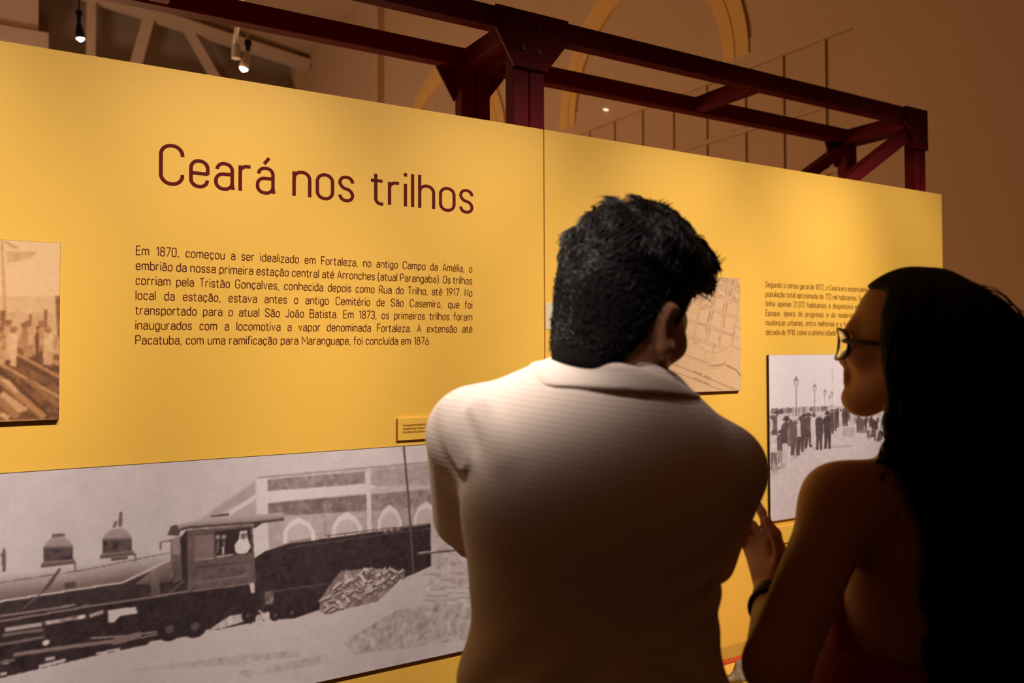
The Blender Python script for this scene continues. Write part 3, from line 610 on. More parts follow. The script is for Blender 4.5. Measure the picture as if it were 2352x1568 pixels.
def worker(x_, yh, yf, w_, v_, hat, leg):
    p.poly(A((x_ - w_, yh + 60), (x_ - w_ * .6, yh + 32), (x_ + w_ * .6, yh + 32), (x_ + w_, yh + 60), (x_ + w_ * .8, yh + 150), (x_ + w_ * .7, yf), (x_ + w_ * .1, yf), (x_, yh + 180), (x_ - w_ * .2, yf), (x_ - w_ * .8, yf), (x_ - w_ * .8, yh + 150)), v_, .04)
    p.poly(A((x_ - w_ * .7, yh + 160), (x_ + w_ * .7, yh + 160), (x_ + w_ * .7, yf), (x_ - w_ * .7, yf)), leg, .04)
    p.blob(A((x_, yh + 18))[0], .0065, .008, .36); p.blob(A((x_, yh + 6))[0], .008, .004, hat)
for (q, w_, v_) in (([(-2400, 900), (-900, 1345)], .014, .5), ([(-1900, 930), (-500, 1345)], .012, .12), ([(-1500, 900), (-300, 1200)], .014, .48), ([(-1200, 930), (-60, 1330)], .010, .6)): p.line(A(*q), w_, v_)
for a_ in ((-420, 720, 990, 40, .7, .3, .6), (-560, 735, 1000, 44, .2, .2, .15), (-760, 700, 960, 40, .76, .4, .7), (-1000, 730, 1000, 46, .5, .3, .4), (-1300, 720, 990, 46, .72, .3, .6), (-1600, 740, 1010, 50, .3, .2, .2), (55, 695, 960, 42, .70, .30, .72), (5, 740, 985, 40, .58, .3, .62), (90, 740, 1000, 30, .82, .4, .72), (190, 700, 940, 36, .66, .30, .52), (165, 715, 900, 24, .5, .3, .4), (265, 735, 980, 30, .16, .15, .13), (325, 740, 990, 38, .78, .5, .66), (280, 700, 900, 20, .6, .4, .5), (-80, 720, 1000, 40, .5, .3, .4), (-180, 740, 1000, 40, .75, .3, .5), (-270, 700, 960, 40, .3, .3, .3)): worker(*a_)
p.poly(A((360, 920), (400, 925), (400, 965), (362, 960)), .25)
p.a = blur(p.a, 1.3) + p.nz_(1.1) * .015
p.board('mounted_photograph', 'sepia photograph of workers on a timber pier at the left edge of the panel', 'photograph', (.050, .012, .006), (.90, .56, .27), .012, (.46, .20, .075))

# --- promenade crowd (right panel)
p = Pic(1.063, 1.93, .870, 1.531, .0016, .96); A = crop(1740, 790, 3.6467)
p.poly(A((80, 560), (230, 548), (420, 525), (640, 512), (760, 540), (2600, 560), (2600, 1600), (80, 1600)), .78, .04)
p.poly(A((60, 1180), (240, 1010), (420, 850), (620, 720), (760, 640), (1400, 640), (2600, 1000), (2600, 1700), (60, 1700)), .84, .015)
p.poly(A((430, 860), (780, 840), (770, 860), (450, 880)), .74, .02); p.poly(A((690, 700), (800, 690), (790, 780), (690, 770)), .72, .03)
for x_ in range(110, 620, 16): p.blob(A((x_, 560 - (x_ - 110) * .05))[0], .010, .008 + .006 * R5.random(), R5.uniform(.40, .8))
def lamp(x_, yt, yb_, s_, v_):
    p.line(A((x_, yt), (x_, yb_)), .0035 * s_, v_); p.line(A((x_ - 24 * s_, yt - 96 * s_), (x_ + 24 * s_, yt - 96 * s_)), .004 * s_, .45)
    p.poly(A((x_ - 20 * s_, yt - 96 * s_), (x_ + 20 * s_, yt - 96 * s_), (x_ + 7 * s_, yt - 36 * s_), (x_ - 7 * s_, yt - 36 * s_)), .82); p.line(A((x_ - 20 * s_, yt - 96 * s_), (x_ - 7 * s_, yt - 36 * s_)), .0022, .5); p.line(A((x_ + 20 * s_, yt - 96 * s_), (x_ + 7 * s_, yt - 36 * s_)), .0022, .5)
    p.poly(A((x_ - 16 * s_, yt - 98 * s_), (x_, yt - 140 * s_), (x_ + 16 * s_, yt - 98 * s_)), .55); p.line(A((x_, yt - 36 * s_), (x_, yt)), .004 * s_, .5)
lamp(306, 400, 620, 1, .25); lamp(461, 435, 620, .8, .30); lamp(546, 455, 560, .6, .45); lamp(606, 470, 530, .6, .45); lamp(584, 480, 520, .4, .65)
p.line(A((607, 205), (612, 300)), .004, .66); p.line(A((612, 300), (618, 400)), .002, .8)
def walker(x_, yt, h, w_, coat, leg, hat):
    p.poly(A((x_ - w_, yt + h * .20), (x_ - w_ * .55, yt + h * .12), (x_ + w_ * .55, yt + h * .12), (x_ + w_, yt + h * .2), (x_ + w_ * .9, yt + h * .58), (x_ - w_ * .9, yt + h * .58)), coat, .03)
    p.poly(A((x_ - w_ * .75, yt + h * .56), (x_ + w_ * .75, yt + h * .56), (x_ + w_ * .7, yt + h), (x_ + w_ * .15, yt + h), (x_, yt + h * .68), (x_ - w_ * .25, yt + h), (x_ - w_ * .8, yt + h)), leg, .03)
    p.blob(A((x_, yt + h * .07))[0], w_ / 3.6467 * .0009, .0045 * h / 150, .3 if hat < .5 else .55); p.line(A((x_ - w_ * .7, yt + h * .05), (x_ + w_ * .7, yt + h * .05)), .003 * h / 150, hat)
    p.line(A((x_ - w_ * .4, yt + h * .02), (x_ + w_ * .4, yt + h * .02)), .006 * h / 150, hat)
for a_ in ((110, 600, 260, 40, .75, .7, .3), (150, 560, 280, 40, .35, .4, .2), (180, 550, 300, 34, .85, .85, .2), (120, 720, 330, 36, .82, .45, .25), (175, 720, 300, 30, .30, .6, .2), (225, 610, 390, 44, .22, .82, .15), (262, 640, 380, 30, .5, .86, .3), (300, 610, 320, 50, .34, .28, .86), (345, 610, 290, 34, .84, .22, .2), (372, 585, 290, 32, .25, .2, .18), (410, 580, 280, 44, .24, .2, .2), (452, 580, 260, 28, .86, .84, .3), (500, 575, 310, 34, .18, .20, .88), (570, 565, 310, 36, .13, .15, .12), (605, 550, 200, 20, .2, .2, .2), (630, 548, 180, 18, .4, .3, .3), (652, 540, 160, 18, .18, .2, .2), (680, 545, 150, 18, .84, .8, .3), (705, 535, 150, 16, .2, .25, .2), (725, 530, 155, 20, .15, .18, .15), (748, 530, 110, 14, .3, .3, .2), (775, 545, 130, 18, .8, .75, .4), (800, 555, 110, 14, .7, .6, .4)): walker(*a_)
for k in range(60):
    t_ = k / 60; x_ = 830 + t_ * 700 + R5.uniform(-30, 60); walker(x_, 600 + t_ * 160 + R5.uniform(-20, 30), 130 + t_ * 160, 18 + 14 * t_, R5.choice((.15, .2, .3, .84)), R5.choice((.2, .3, .8)), R5.choice((.2, .85)))
p.blob(A((612, 1035))[0], .008, .016, .45); p.blob(A((610, 1010))[0], .007, .008, .86); p.line(A((550, 940), (552, 975)), .005, .92)
p.poly(A((100, 1000), (180, 990), (210, 1025), (110, 1070)), .6, .08)
p.a = blur(p.a, .9) + p.nz_(1.1) * .012
p.board('mounted_photograph', 'black and white photograph of a promenade crowd and lamp posts, behind the woman', 'photograph', (.025, .014, .018), (.84, .72, .71), .010, (.25, .165, .16))

# --- old street map
p = Pic(.43, .9035, 1.395, 1.829, .0011, .84); A = crop(1540, 620, 5.227)
tex = p.nz_(1.0) * .05 + p.nz_(12) * .02
K = .0022
def street(q, w_=.010, ld=.34): p.line(A(*q), w_, ld); p.line(A(*q), w_ - 2 * K * .75, .88)
p.poly(A((-600, -300), (420, 80), (825, 235), (825, 60), (-600, 60)), .70, .10); p.poly(A((-600, -150), (400, 130), (520, 140), (660, 200), (800, 240), (775, 415), (640, 360), (500, 300), (400, 265), (-600, -20)), .74, .09)
for q in ([(-500, -200), (400, 90), (540, 125), (680, 195), (825, 240)], [(-500, -20), (400, 265), (640, 360), (780, 420), (830, 445)], [(-500, 150), (330, 410), (470, 470), (620, 525), (760, 575), (830, 600)], [(-500, 400), (285, 640), (430, 680), (580, 740), (740, 790)], [(-500, 600), (260, 825), (545, 920), (640, 955)]): street(q)
for q in ([(535, 60), (505, 290), (470, 470), (430, 680), (395, 880)], [(690, 60), (645, 350), (610, 530), (580, 740), (545, 920)], [(825, 180), (785, 420), (755, 590), (725, 790)], [(390, 0), (350, 250), (300, 560), (240, 850)], [(240, -60), (190, 200), (90, 780)], [(90, -100), (-60, 740)]): street(q)
for q in ([(750, 682), (830, 715)], [(750, 682), (710, 912), (830, 970)], [(300, 640), (420, 668), (455, 480)], [(440, 700), (560, 742)], [(590, 745), (720, 785)]): p.line(A(*q), K, .40)
def arc(cx, cy, rx, ry, t0, t1, v_, w_): p.line(A(*[(cx + rx * math.cos(t0 + (t1 - t0) * k / 20), cy + ry * math.sin(t0 + (t1 - t0) * k / 20)) for k in range(21)]), w_, v_)
arc(432, 1042, 62, 64, 0, 6.28, .66, .003); arc(432, 1042, 46, 46, 0, 6.28, .76, .002); arc(240, 940, 46, 50, 0, 6.28, .72, .002); arc(850, 1140, 70, 60, 2.0, 5.0, .66, .003); arc(770, 820, 14, 18, 0, 6.28, .5, .002)
arc(500, 800, 215, 190, 0, 2.5, .62, .0028); arc(420, 900, 280, 290, .0, 1.9, .66, .0024)
p.line(A((170, 1025), (340, 1085), (450, 1145), (560, 1135), (640, 1115)), .004, .52); p.line(A((450, 1150), (540, 1150), (620, 1130)), .005, .48); p.line(A((640, 1140), (760, 1200), (835, 1290)), .009, .48); p.line(A((-500, 850), (170, 1025)), .003, .6); p.line(A((160, 1045), (330, 1105), (440, 1185), (600, 1180)), .002, .62)
p.line(A((-500, 925), (50, 1145), (740, 1430)), .0026, .24); p.line(A((-500, 1020), (0, 1212), (580, 1438)), .0024, .30)
for (x_, y_, n_, sx, sy) in ((255, 1215, 18, 11, 4.6), (245, 1290, 17, 11.5, 4.8)):
    for k in range(n_):
        if k in (9, 10): continue
        p.line(A((x_ + k * sx, y_ + k * sy - 12 * R5.random() - 8), (x_ + k * sx + 4, y_ + k * sy + 12)), .0018, .30); p.line(A((x_ + k * sx, y_ + k * sy), (x_ + k * sx + 9, y_ + k * sy + 6)), .0018, .38)
for (x_, y_, n_) in ((505, 350, 5), (470, 380, 3), (655, 410, 6), (620, 400, 6), (485, 490, 7), (440, 500, 8), (630, 550, 5), (600, 550, 2), (620, 640, 3), (410, 690, 4), (440, 720, 4), (500, 900, 3), (565, 810, 3), (640, 230, 3), (700, 270, 3), (490, 930, 3), (725, 760, 3)):
    for k in range(n_): p.line(A((x_ - 8 - 3 * k, y_ + 17 * k), (x_ + 8 - 3 * k, y_ + 17 * k + R5.uniform(-6, 6))), .0022, .36); p.line(A((x_ - 8 - 3 * k, y_ + 17 * k), (x_ - 7 - 3 * k, y_ + 17 * k + 10)), .0018, .42)
p.poly(A((380, 405), (470, 440), (465, 465), (380, 430)), .58, .06); p.poly(A((330, 440), (395, 465), (390, 490), (330, 470)), .66, .06); p.poly(A((240, 860), (310, 880), (305, 895), (240, 880)), .6)
p.a = blur(p.a, .75) + tex * .5
p.board('mounted_map', 'old beige street map half hidden behind the head of the man', 'map', (.16, .060, .028), (.80, .51, .27), .012, (.46, .24, .115))

# --- caption plates, sticker
def plate(x0, x1, z0, z1, label, txt, first, step, cap):
    o = tag(MB().box((x0, -.008, z0), (x1, 0, z1)).build('caption_plate', M['yellow'], None, bevel=.0008), label, 'caption plate')
    t = MB()
    for i, s_ in enumerate(txt): text_line(t, s_, x0 + .017, first - step * i, cap, HX, .12, None, .3, -.0088)
    if txt: t.build('caption_lettering', M['letter_ochre'], o)
    return o
plate(-.531, -.262, 1.2845, 1.351, 'small yellow caption plate just above the locomotive photograph', ['Passagem de nível em Fortaleza', 'antigas Rua do Trilho e Travessa', 'Gonçalves e Rua Castro e Silva'], 1.3265, .0102, .0064)
plate(1.059, 1.33, .775, .842, 'small yellow caption plate below the promenade photograph, beside a raised hand', [], 0, 0, 0)
tag(MB().box((.004, -.0012, 1.622), (.088, 0, 1.712)).build('sticker', M['sticker']), 'blank pale sticker beside the panel seam, left of the man', 'sticker')

# --- display counter at the foot of the right panel
dc = tag(empty('display_counter', (1.2, -.3, 0)), 'low bright yellow display counter with a red strip at the foot of the panel', 'display counter')
def dbox(n, lo, hi, m): return MB().box((lo[0] - 1.2, lo[1] + .3, lo[2]), (hi[0] - 1.2, hi[1] + .3, hi[2])).build(n, M[m], dc, bevel=.002)
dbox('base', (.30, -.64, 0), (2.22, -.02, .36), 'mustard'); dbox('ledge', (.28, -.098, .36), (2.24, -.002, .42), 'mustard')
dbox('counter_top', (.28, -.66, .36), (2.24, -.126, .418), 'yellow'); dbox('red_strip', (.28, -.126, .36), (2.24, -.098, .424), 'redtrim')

# ------------------------------------------------------------------ sculpting: smooth unions of tapered forms, meshed with surface nets
def smin(a, b, k):
    h = np.maximum(k - np.abs(a - b), 0) / k
    return np.minimum(a, b) - h * h * k * .25
def smax(a, b, k): return -smin(-a, -b, k)
def cone(p, a, b, ra, rb):
    a = np.array(a, np.float32); b = np.array(b, np.float32); d = b - a; L2 = max(float(d @ d), 1e-9)
    q = p - a; t = np.clip(q @ d / L2, 0, 1)
    return np.sqrt(((q - t[:, None] * d) ** 2).sum(1)) - (ra + (rb - ra) * t)
def ell(p, c, r, Rm=None):
    q = p - np.array(c, np.float32)
    if Rm is not None: q = q @ np.asarray(Rm, np.float32)
    r = np.array(r, np.float32); k0 = np.sqrt(((q / r) ** 2).sum(1)); k1 = np.sqrt(((q / (r * r)) ** 2).sum(1)) + 1e-6
    return k0 * (k0 - 1) / k1
def chain(p, pts, rs, k=.02):
    d = None
    for i in range(len(pts) - 1):
        c = cone(p, pts[i], pts[i + 1], rs[i], rs[i + 1]); d = c if d is None else np.minimum(d, c)
    return d
def rot(yaw_=0, pitch_=0, roll_=0):
    return np.array(Matrix.Rotation(yaw_, 3, 'Z') @ Matrix.Rotation(pitch_, 3, 'X') @ Matrix.Rotation(roll_, 3, 'Y'))
def grad_of(f, p, e=.002):
    g = np.stack([f(p + np.array(v, np.float32) * e) - f(p - np.array(v, np.float32) * e) for v in ((1, 0, 0), (0, 1, 0), (0, 0, 1))], 1)
    return g / (np.linalg.norm(g, axis=1, keepdims=True) + 1e-9)
def sculpt(f, lo, hi, h):
    lo = np.array(lo, np.float32); n = np.ceil((np.array(hi) - lo) / h).astype(int) + 1; B_ = 8
    n = ((n + B_ - 1) // B_) * B_ + 1
    ax = [lo[i] + h * np.arange(n[i], dtype=np.float32) for i in range(3)]
    D = np.full(n, 1.0, np.float32); nb = (n - 1) // B_
    bc = np.stack(np.meshgrid(*[lo[i] + h * (np.arange(nb[i]) + .5) * B_ for i in range(3)], indexing='ij'), -1).reshape(-1, 3).astype(np.float32)
    db = f(bc).reshape(nb); act = np.abs(db) < h * B_ * 1.25 + .012
    D[:-1, :-1, :-1] = np.where(np.repeat(np.repeat(np.repeat(db, B_, 0), B_, 1), B_, 2) < 0, -1.0, 1.0)
    am = np.zeros(n, bool); am[:-1, :-1, :-1] = np.repeat(np.repeat(np.repeat(act, B_, 0), B_, 1), B_, 2)
    for x in range(3):
        s_ = [slice(None)] * 3; t_ = [slice(None)] * 3; s_[x] = slice(1, None); t_[x] = slice(None, -1); am[tuple(s_)] |= am[tuple(t_)].copy()
    idx = np.argwhere(am); P = np.stack([ax[i][idx[:, i]] for i in range(3)], 1); out = np.empty(len(P), np.float32)
    for c in range(0, len(P), 400000): out[c:c + 400000] = f(P[c:c + 400000])
    D[am] = out
    s = D < 0; cs = np.zeros(n - 1, np.int8); pos = np.zeros(tuple(n - 1) + (3,), np.float32); cnt = np.zeros(n - 1, np.int16)
    sl = lambda o: tuple(slice(o[i], n[i] - 1 + o[i]) for i in range(3))
    for a in range(3):
        for u_ in (0, 1):
            for v_ in (0, 1):
                o0 = [0, 0, 0]; b_, c_ = [i for i in range(3) if i != a]; o0[b_] = u_; o0[c_] = v_; o1 = list(o0); o1[a] = 1
                A_, B2 = D[sl(o0)], D[sl(o1)]; cr = (A_ < 0) != (B2 < 0)
                t = np.where(cr, A_ / np.where(cr, A_ - B2, 1), 0)
                pos[..., a] += t; pos[..., b_] += np.where(cr, u_, 0); pos[..., c_] += np.where(cr, v_, 0); cnt += cr
    cell = cnt > 0; vid = np.full(n - 1, -1, np.int64); vid[cell] = np.arange(cell.sum())
    V = (np.argwhere(cell) + pos[cell] / cnt[cell][:, None]) * h + lo
    F = []
    for a in range(3):
        b_, c_ = (a + 1) % 3, (a + 2) % 3
        A_ = [slice(0, n[i] - 1) for i in range(3)]; A_[b_] = slice(1, n[b_] - 1); A_[c_] = slice(1, n[c_] - 1); A2 = list(A_); A2[a] = slice(1, n[a])
        e = np.argwhere(s[tuple(A_)] != s[tuple(A2)]); 
        if not len(e): continue
        e[:, b_] += 1; e[:, c_] += 1; inside = s[tuple(e.T)]
        def cellv(db_, dc_):
            q = e.copy(); q[:, b_] -= db_; q[:, c_] -= dc_; return vid[tuple(q.T)]
        q = np.stack([cellv(1, 1), cellv(0, 1), cellv(0, 0), cellv(1, 0)], 1); q[~inside] = q[~inside][:, ::-1]; F.append(q)
    return V.astype(np.float32), np.concatenate(F)
def sculpted(name, f, lo, hi, h, m, parent):
    V, F = sculpt(f, lo, hi, h); F = F[(F >= 0).all(1)]
    return link(name, V, F, m, parent, True)

def head_sdf(p, ears=True, fem=False):
    """head in its own frame: x to its right, y the way it faces, z up; origin at the middle of the skull"""
    d = ell(p, (0, -.012, .018), (.077, .098, .098))
    d = smin(d, cone(p, (0, .030, -.030), (0, .052, -.098), .060, .030), .04)
    for sx in (-1, 1):
        d = smin(d, cone(p, (sx * .050, .002, -.062), (sx * .018, .066, -.112), .022, .018), .035)
        d = smin(d, ell(p, (sx * .042, .060, -.032), (.024, .022, .018)), .025)
    d = smin(d, cone(p, (-.034, .074, .008), (.034, .074, .008), .014, .014), .022)
    for sx in (-1, 1):
        d = smax(d, -ell(p, (sx * .031, .098, -.012), (.018, .014, .011)), .012)
        d = smin(d, ell(p, (sx * .031, .077, -.012), (.013, .012, .010)), .006)
    nt = .098 if fem else .105
    d = smin(d, cone(p, (0, .082, -.006), (0, nt, -.044), .009, .0105 if fem else .0125), .016)
    for sx in (-1, 1): d = smin(d, ell(p, (sx * .010, nt - .010, -.047), (.007, .010, .006)), .010)
    d = smin(d, cone(p, (0, .082, -.052), (0, .084, -.064), .010, .011), .014)
    d = smin(d, cone(p, (-.014, .0875, -.069), (.014, .0875, -.069), .0065, .0065), .012)
    d = smin(d, cone(p, (-.012, .0865, -.080), (.012, .0865, -.080), .0075, .0075), .010)
    d = smax(d, -cone(p, (-.020, .101, -.0745), (.020, .101, -.0745), .0055, .0055), .005)
    d = smin(d, ell(p, (0, .078, -.108), (.020, .016, .016)), .02)
    if ears:
        for sx in (-1, 1):
            Re = rot(-sx * .62, .18, sx * .16)
            e = ell(p, (sx * .0835, -.014, -.028), (.0085, .021, .034), Re)
            e = smax(e, -ell(p, (sx * .0915, -.008, -.027), (.009, .0135, .023), Re), .004)
            e = smin(e, ell(p, (sx * .078, -.006, -.056), (.008, .010, .010)), .010)
            e = smin(e, ell(p, (sx * .078, .003, -.026), (.006, .006, .010)), .008)
            d = smin(d, e, .006)
    return d
class Head:
    def __init__(s, o, yaw_, pitch_, roll_, sc): s.o = np.array(o, np.float32); s.R = rot(yaw_, pitch_, roll_).astype(np.float32); s.s = sc
    def to(s, p): return ((p - s.o) @ s.R) / s.s
    def out(s, q): return (np.asarray(q, np.float32) * s.s) @ s.R.T + s.o
    def sdf(s, p, **k): return head_sdf(s.to(p), **k) * s.s
def hand_pts(w, f, side, palm_n):
    """palm and finger chains of a hand: wrist w, direction f of the fingers, side towards the thumb, palm normal"""
    return None
def arm_hand(p, wrist, f, th, pn, curl, sc=1.0, point=()):
    """palm, four unequal bent fingers and a thumb"""
    w, f, th, pn = [np.array(v, float) for v in (wrist, f, th, pn)]
    f /= np.linalg.norm(f); th -= f * (th @ f); th /= np.linalg.norm(th); pn = np.cross(f, th) * np.sign(np.dot(np.cross(f, th), pn) or 1)
    d = None; kb = []
    for i, off in enumerate((.027, .009, -.009, -.026)):
        k = w + f * .088 * sc * (1 - .04 * abs(i - 1)) + th * off * sc; kb.append(k)
        c = cone(p, w + th * off * .6 * sc + f * .01, k, .0135 * sc, .0115 * sc); d = c if d is None else smin(d, c, .016)
    for i, (k, L) in enumerate(zip(kb, (.070, .078, .073, .056))):
        c_ = 0.12 if i in point else curl; q = k; a_ = c_ * .55; r0 = .0092
        for j, fr_ in enumerate((.44, .31, .25)):
            dr = f * math.cos(a_) + pn * math.sin(a_); q2 = q + dr * L * fr_ * sc
            d = smin(d, cone(p, q, q2, r0 * sc, (r0 - .0009) * sc), .005); q = q2; a_ += c_ * .9; r0 -= .0009
    t0 = w + f * .025 * sc + th * .024 * sc; t1 = t0 + (f * .6 + th * .75 + pn * .3) * .042 * sc; t2 = t1 + (f * .85 + th * .35 + pn * .45) * .030 * sc; t3 = t2 + (f * .9 + pn * .5) * .026 * sc
    d = smin(d, cone(p, t0, t1, .014 * sc, .011 * sc), .012); d = smin(d, cone(p, t1, t2, .0108 * sc, .0098 * sc), .006); d = smin(d, cone(p, t2, t3, .0098 * sc, .0075 * sc), .005)
    return d
RZ = -yaw
def stand(x, y):
    """floor point x metres to the right of and y metres ahead of the photographer"""
    return (EYE.x + math.cos(yaw) * x + math.sin(yaw) * y, EYE.y - math.sin(yaw) * x + math.cos(yaw) * y, 0)
def strands(name, roots, steps, r, m, parent, taper=.25):
    """thin tapered three-sided locks along paths: steps is a list of (n,3) arrays"""
    n = len(roots); P = np.stack(steps, 1); K = P.shape[1]
    T = np.gradient(P, axis=1); T /= (np.linalg.norm(T, axis=2, keepdims=True) + 1e-9)
    ref = np.array((.31, .57, .76)); Aa = np.cross(T, ref); Aa /= (np.linalg.norm(Aa, axis=2, keepdims=True) + 1e-9); Bb = np.cross(T, Aa)
    rr = (r if np.ndim(r) else np.full(n, r))[:, None] * (1 - (1 - taper) * np.linspace(0, 1, K)[None] ** 1.5)
    V = np.stack([P + (Aa * math.cos(a) + Bb * math.sin(a)) * rr[..., None] for a in (0, 2.094, 4.189)], 2)
    base = (np.arange(n)[:, None] * K + np.arange(K - 1)[None]) * 3; F = []
    for k in range(3): F.append(np.stack([base + k, base + (k + 1) % 3, base + 3 + (k + 1) % 3, base + 3 + k], -1).reshape(-1, 4))
    return link(name, V.reshape(-1, 3).astype(np.float32), np.concatenate(F), m, parent, True)

# ------------------------------------------------------------------ the man
MAN = tag(empty('person', stand(.12, 1.20), RZ), 'man in a pale polo shirt seen from behind, dark hair, head turned right', 'person')
mh = Head((.048, .015, 1.612), math.radians(-42), math.radians(-18), math.radians(4), 1.08)
LS, LE, LW = (-.182, .02, 1.425), (-.192, .25, 1.235), (.05, .31, 1.17)
RS, RE, RW = (.192, .02, 1.372), (.140, .165, 1.125), (-.07, .285, 1.17)
def man_torso(p, g):
    d = ell(p, (0, .0, .98), (.165 + g, .115 + g, .17 + g)); d = smin(d, ell(p, (-.005, .0, 1.12), (.158 + g, .105 + g, .16 + g)), .08)
    d = smin(d, ell(p, (0, .0, 1.30), (.178 + g, .112 + g, .19 + g)), .08)
    d = smin(d, ell(p, (.0, -.052, 1.355), (.165 + g, .072 + g, .115 + g)), .07)
    d = smin(d, cone(p, (-.03, -.005, 1.475), (LS[0] + .02, LS[1], LS[2] + .008), .062 + g, .050 + g), .05)
    d = smin(d, cone(p, (.06, -.005, 1.465), (RS[0] - .02, RS[1], RS[2] + .008), .062 + g, .050 + g), .05)
    return d
def man_body(p):
    d = man_torso(p, -.004); d = smin(d, cone(p, (.028, -.010, 1.42), mh.out((0, -.03, -.05)), .070, .062), .05)
    for S_, E_, W_ in ((LS, LE, LW), (RS, RE, RW)):
        d = smin(d, cone(p, S_, E_, .052, .041), .04); d = smin(d, cone(p, E_, W_, .041, .028), .012)
    d = smin(d, arm_hand(p, LW, (.9, .0, -.25), (0, .5, .8), (0, -1, .1), .55), .012)
    d = smin(d, arm_hand(p, RW, (-.9, .05, .15), (0, .3, .9), (0, -1, .1), .55), .012)
    for sx in (-1, 1): d = smin(d, chain(p, [(sx * .09, 0, .90), (sx * .095, .01, .50), (sx * .10, -.01, .09)], [.088, .058, .040]), .04)
    return smin(d, mh.sdf(p), .02)
bm_ = sculpted('body', man_body, (-.30, -.20, .04), (.32, .50, 1.82), .0035, M['skin_m'], MAN)
FOLDS = [((-.170, -.05, 1.470), (-.125, -.092, 1.405), .010), ((-.212, -.02, 1.468), (-.195, -.075, 1.40), .009)]
def man_shirt(p):
    d = man_torso(p, .012)
    d = smin(d, ell(p, (-.004, .01, 1.00), (.196, .128, .20)), .06)
    d = smin(d, cone(p, (.028, -.010, 1.44), (.036, .0, 1.515), .088, .070), .04)
    ls = np.array(LS); le = ls + (np.array(LE) - ls) * .84; rs = np.array(RS); re_ = rs + (np.array(RE) - rs) * .60
    sl = smax(cone(p, ls, ls + (le - ls) * 1.3, .066, .066), ((p - le.astype(np.float32)) @ ((le - ls) / np.linalg.norm(le - ls)).astype(np.float32)), .008)
    d = smin(d, sl, .035)
    sr = smax(cone(p, rs, rs + (re_ - rs) * 1.3, .064, .070), ((p - re_.astype(np.float32)) @ ((re_ - rs) / np.linalg.norm(re_ - rs)).astype(np.float32)), .008)
    d = smin(d, sr, .035)
    for a, b, r in FOLDS:
        d = smin(d, np.maximum(cone(p, a, b, r * .6, r), d - .006), .030)
    d = smax(d, .90 - p[:, 2], .01)
    d = smax(d, p[:, 2] - (1.535 - .25 * (p[:, 0] - .03) - .15 * p[:, 1]), .006)
    x, z = p[:, 0], p[:, 2]
    # soft drapes: creases running in from the right armpit and diagonals above the waist
    d += .0035 * np.sin((z - .35 * x) * 120) * np.exp(-((x - .15) / .05) ** 2 - ((z - 1.23) / .06) ** 2)
    d += .0045 * np.sin((z + 1.1 * np.abs(x - .02)) * 60) * np.exp(-((z - 1.05) / .09) ** 2)
    return d
shirt = sculpted('polo_shirt', man_shirt, (-.32, -.22, .86), (.34, .36, 1.57), .004, M['polo'], MAN)
def man_collar(p):
    """a turned-down band that rests on the shoulders of the shirt"""
    x, y, z = p[:, 0], p[:, 1], p[:, 2]
    d = smin(cone(p, (.032, -.004, 1.475), (.032, -.004, 1.522), .112, .093), man_shirt(p) - .0045, .014)
    d = smax(d, z - (1.541 - .22 * (x + .03) - .22 * (y + .06)), .016)
    d = smax(d, (1.498 - .07 * x - .10 * (y + .09)) - z, .005)
    d = smax(d, cone(p, (.030, -.004, 1.30), (.030, -.004, 1.70), .126, .126), .008)
    return smax(d, -cone(p, (.030, -.004, 1.44), (.036, -.004, 1.60), .068, .068), .004)
sculpted('collar', man_collar, (-.16, -.18, 1.38), (.22, .20, 1.60), .003, M['collar'], shirt)
def legs_sdf(x0, w, top):
    def f(p):
        d = ell(p, (0, 0, top - .06), (w, w * .72, .13))
        for sx in (-1, 1): d = smin(d, chain(p, [(sx * x0, 0, top - .08), (sx * (x0 + .005), .01, .50), (sx * (x0 + .01), -.01, .08)], [w * .56, w * .44, w * .40]), .03)
        return smax(d, .06 - p[:, 2], .006)
    return f
sculpted('trousers', legs_sdf(.092, .178, 1.0), (-.24, -.20, .03), (.24, .20, 1.12), .007, M['trousers'], MAN)
def shoe_sdf(x):
    return lambda p: smax(smin(cone(p, (x, -.05, .045), (x, .15, .035), .046, .040), cone(p, (x, -.03, .05), (x, -.02, .10), .045, .042), .03), -p[:, 2], .004)
for x in (-.103, .103): sculpted('shoe', shoe_sdf(x), (x - .07, -.13, -.01), (x + .07, .22, .16), .006, M['shoe'], MAN)

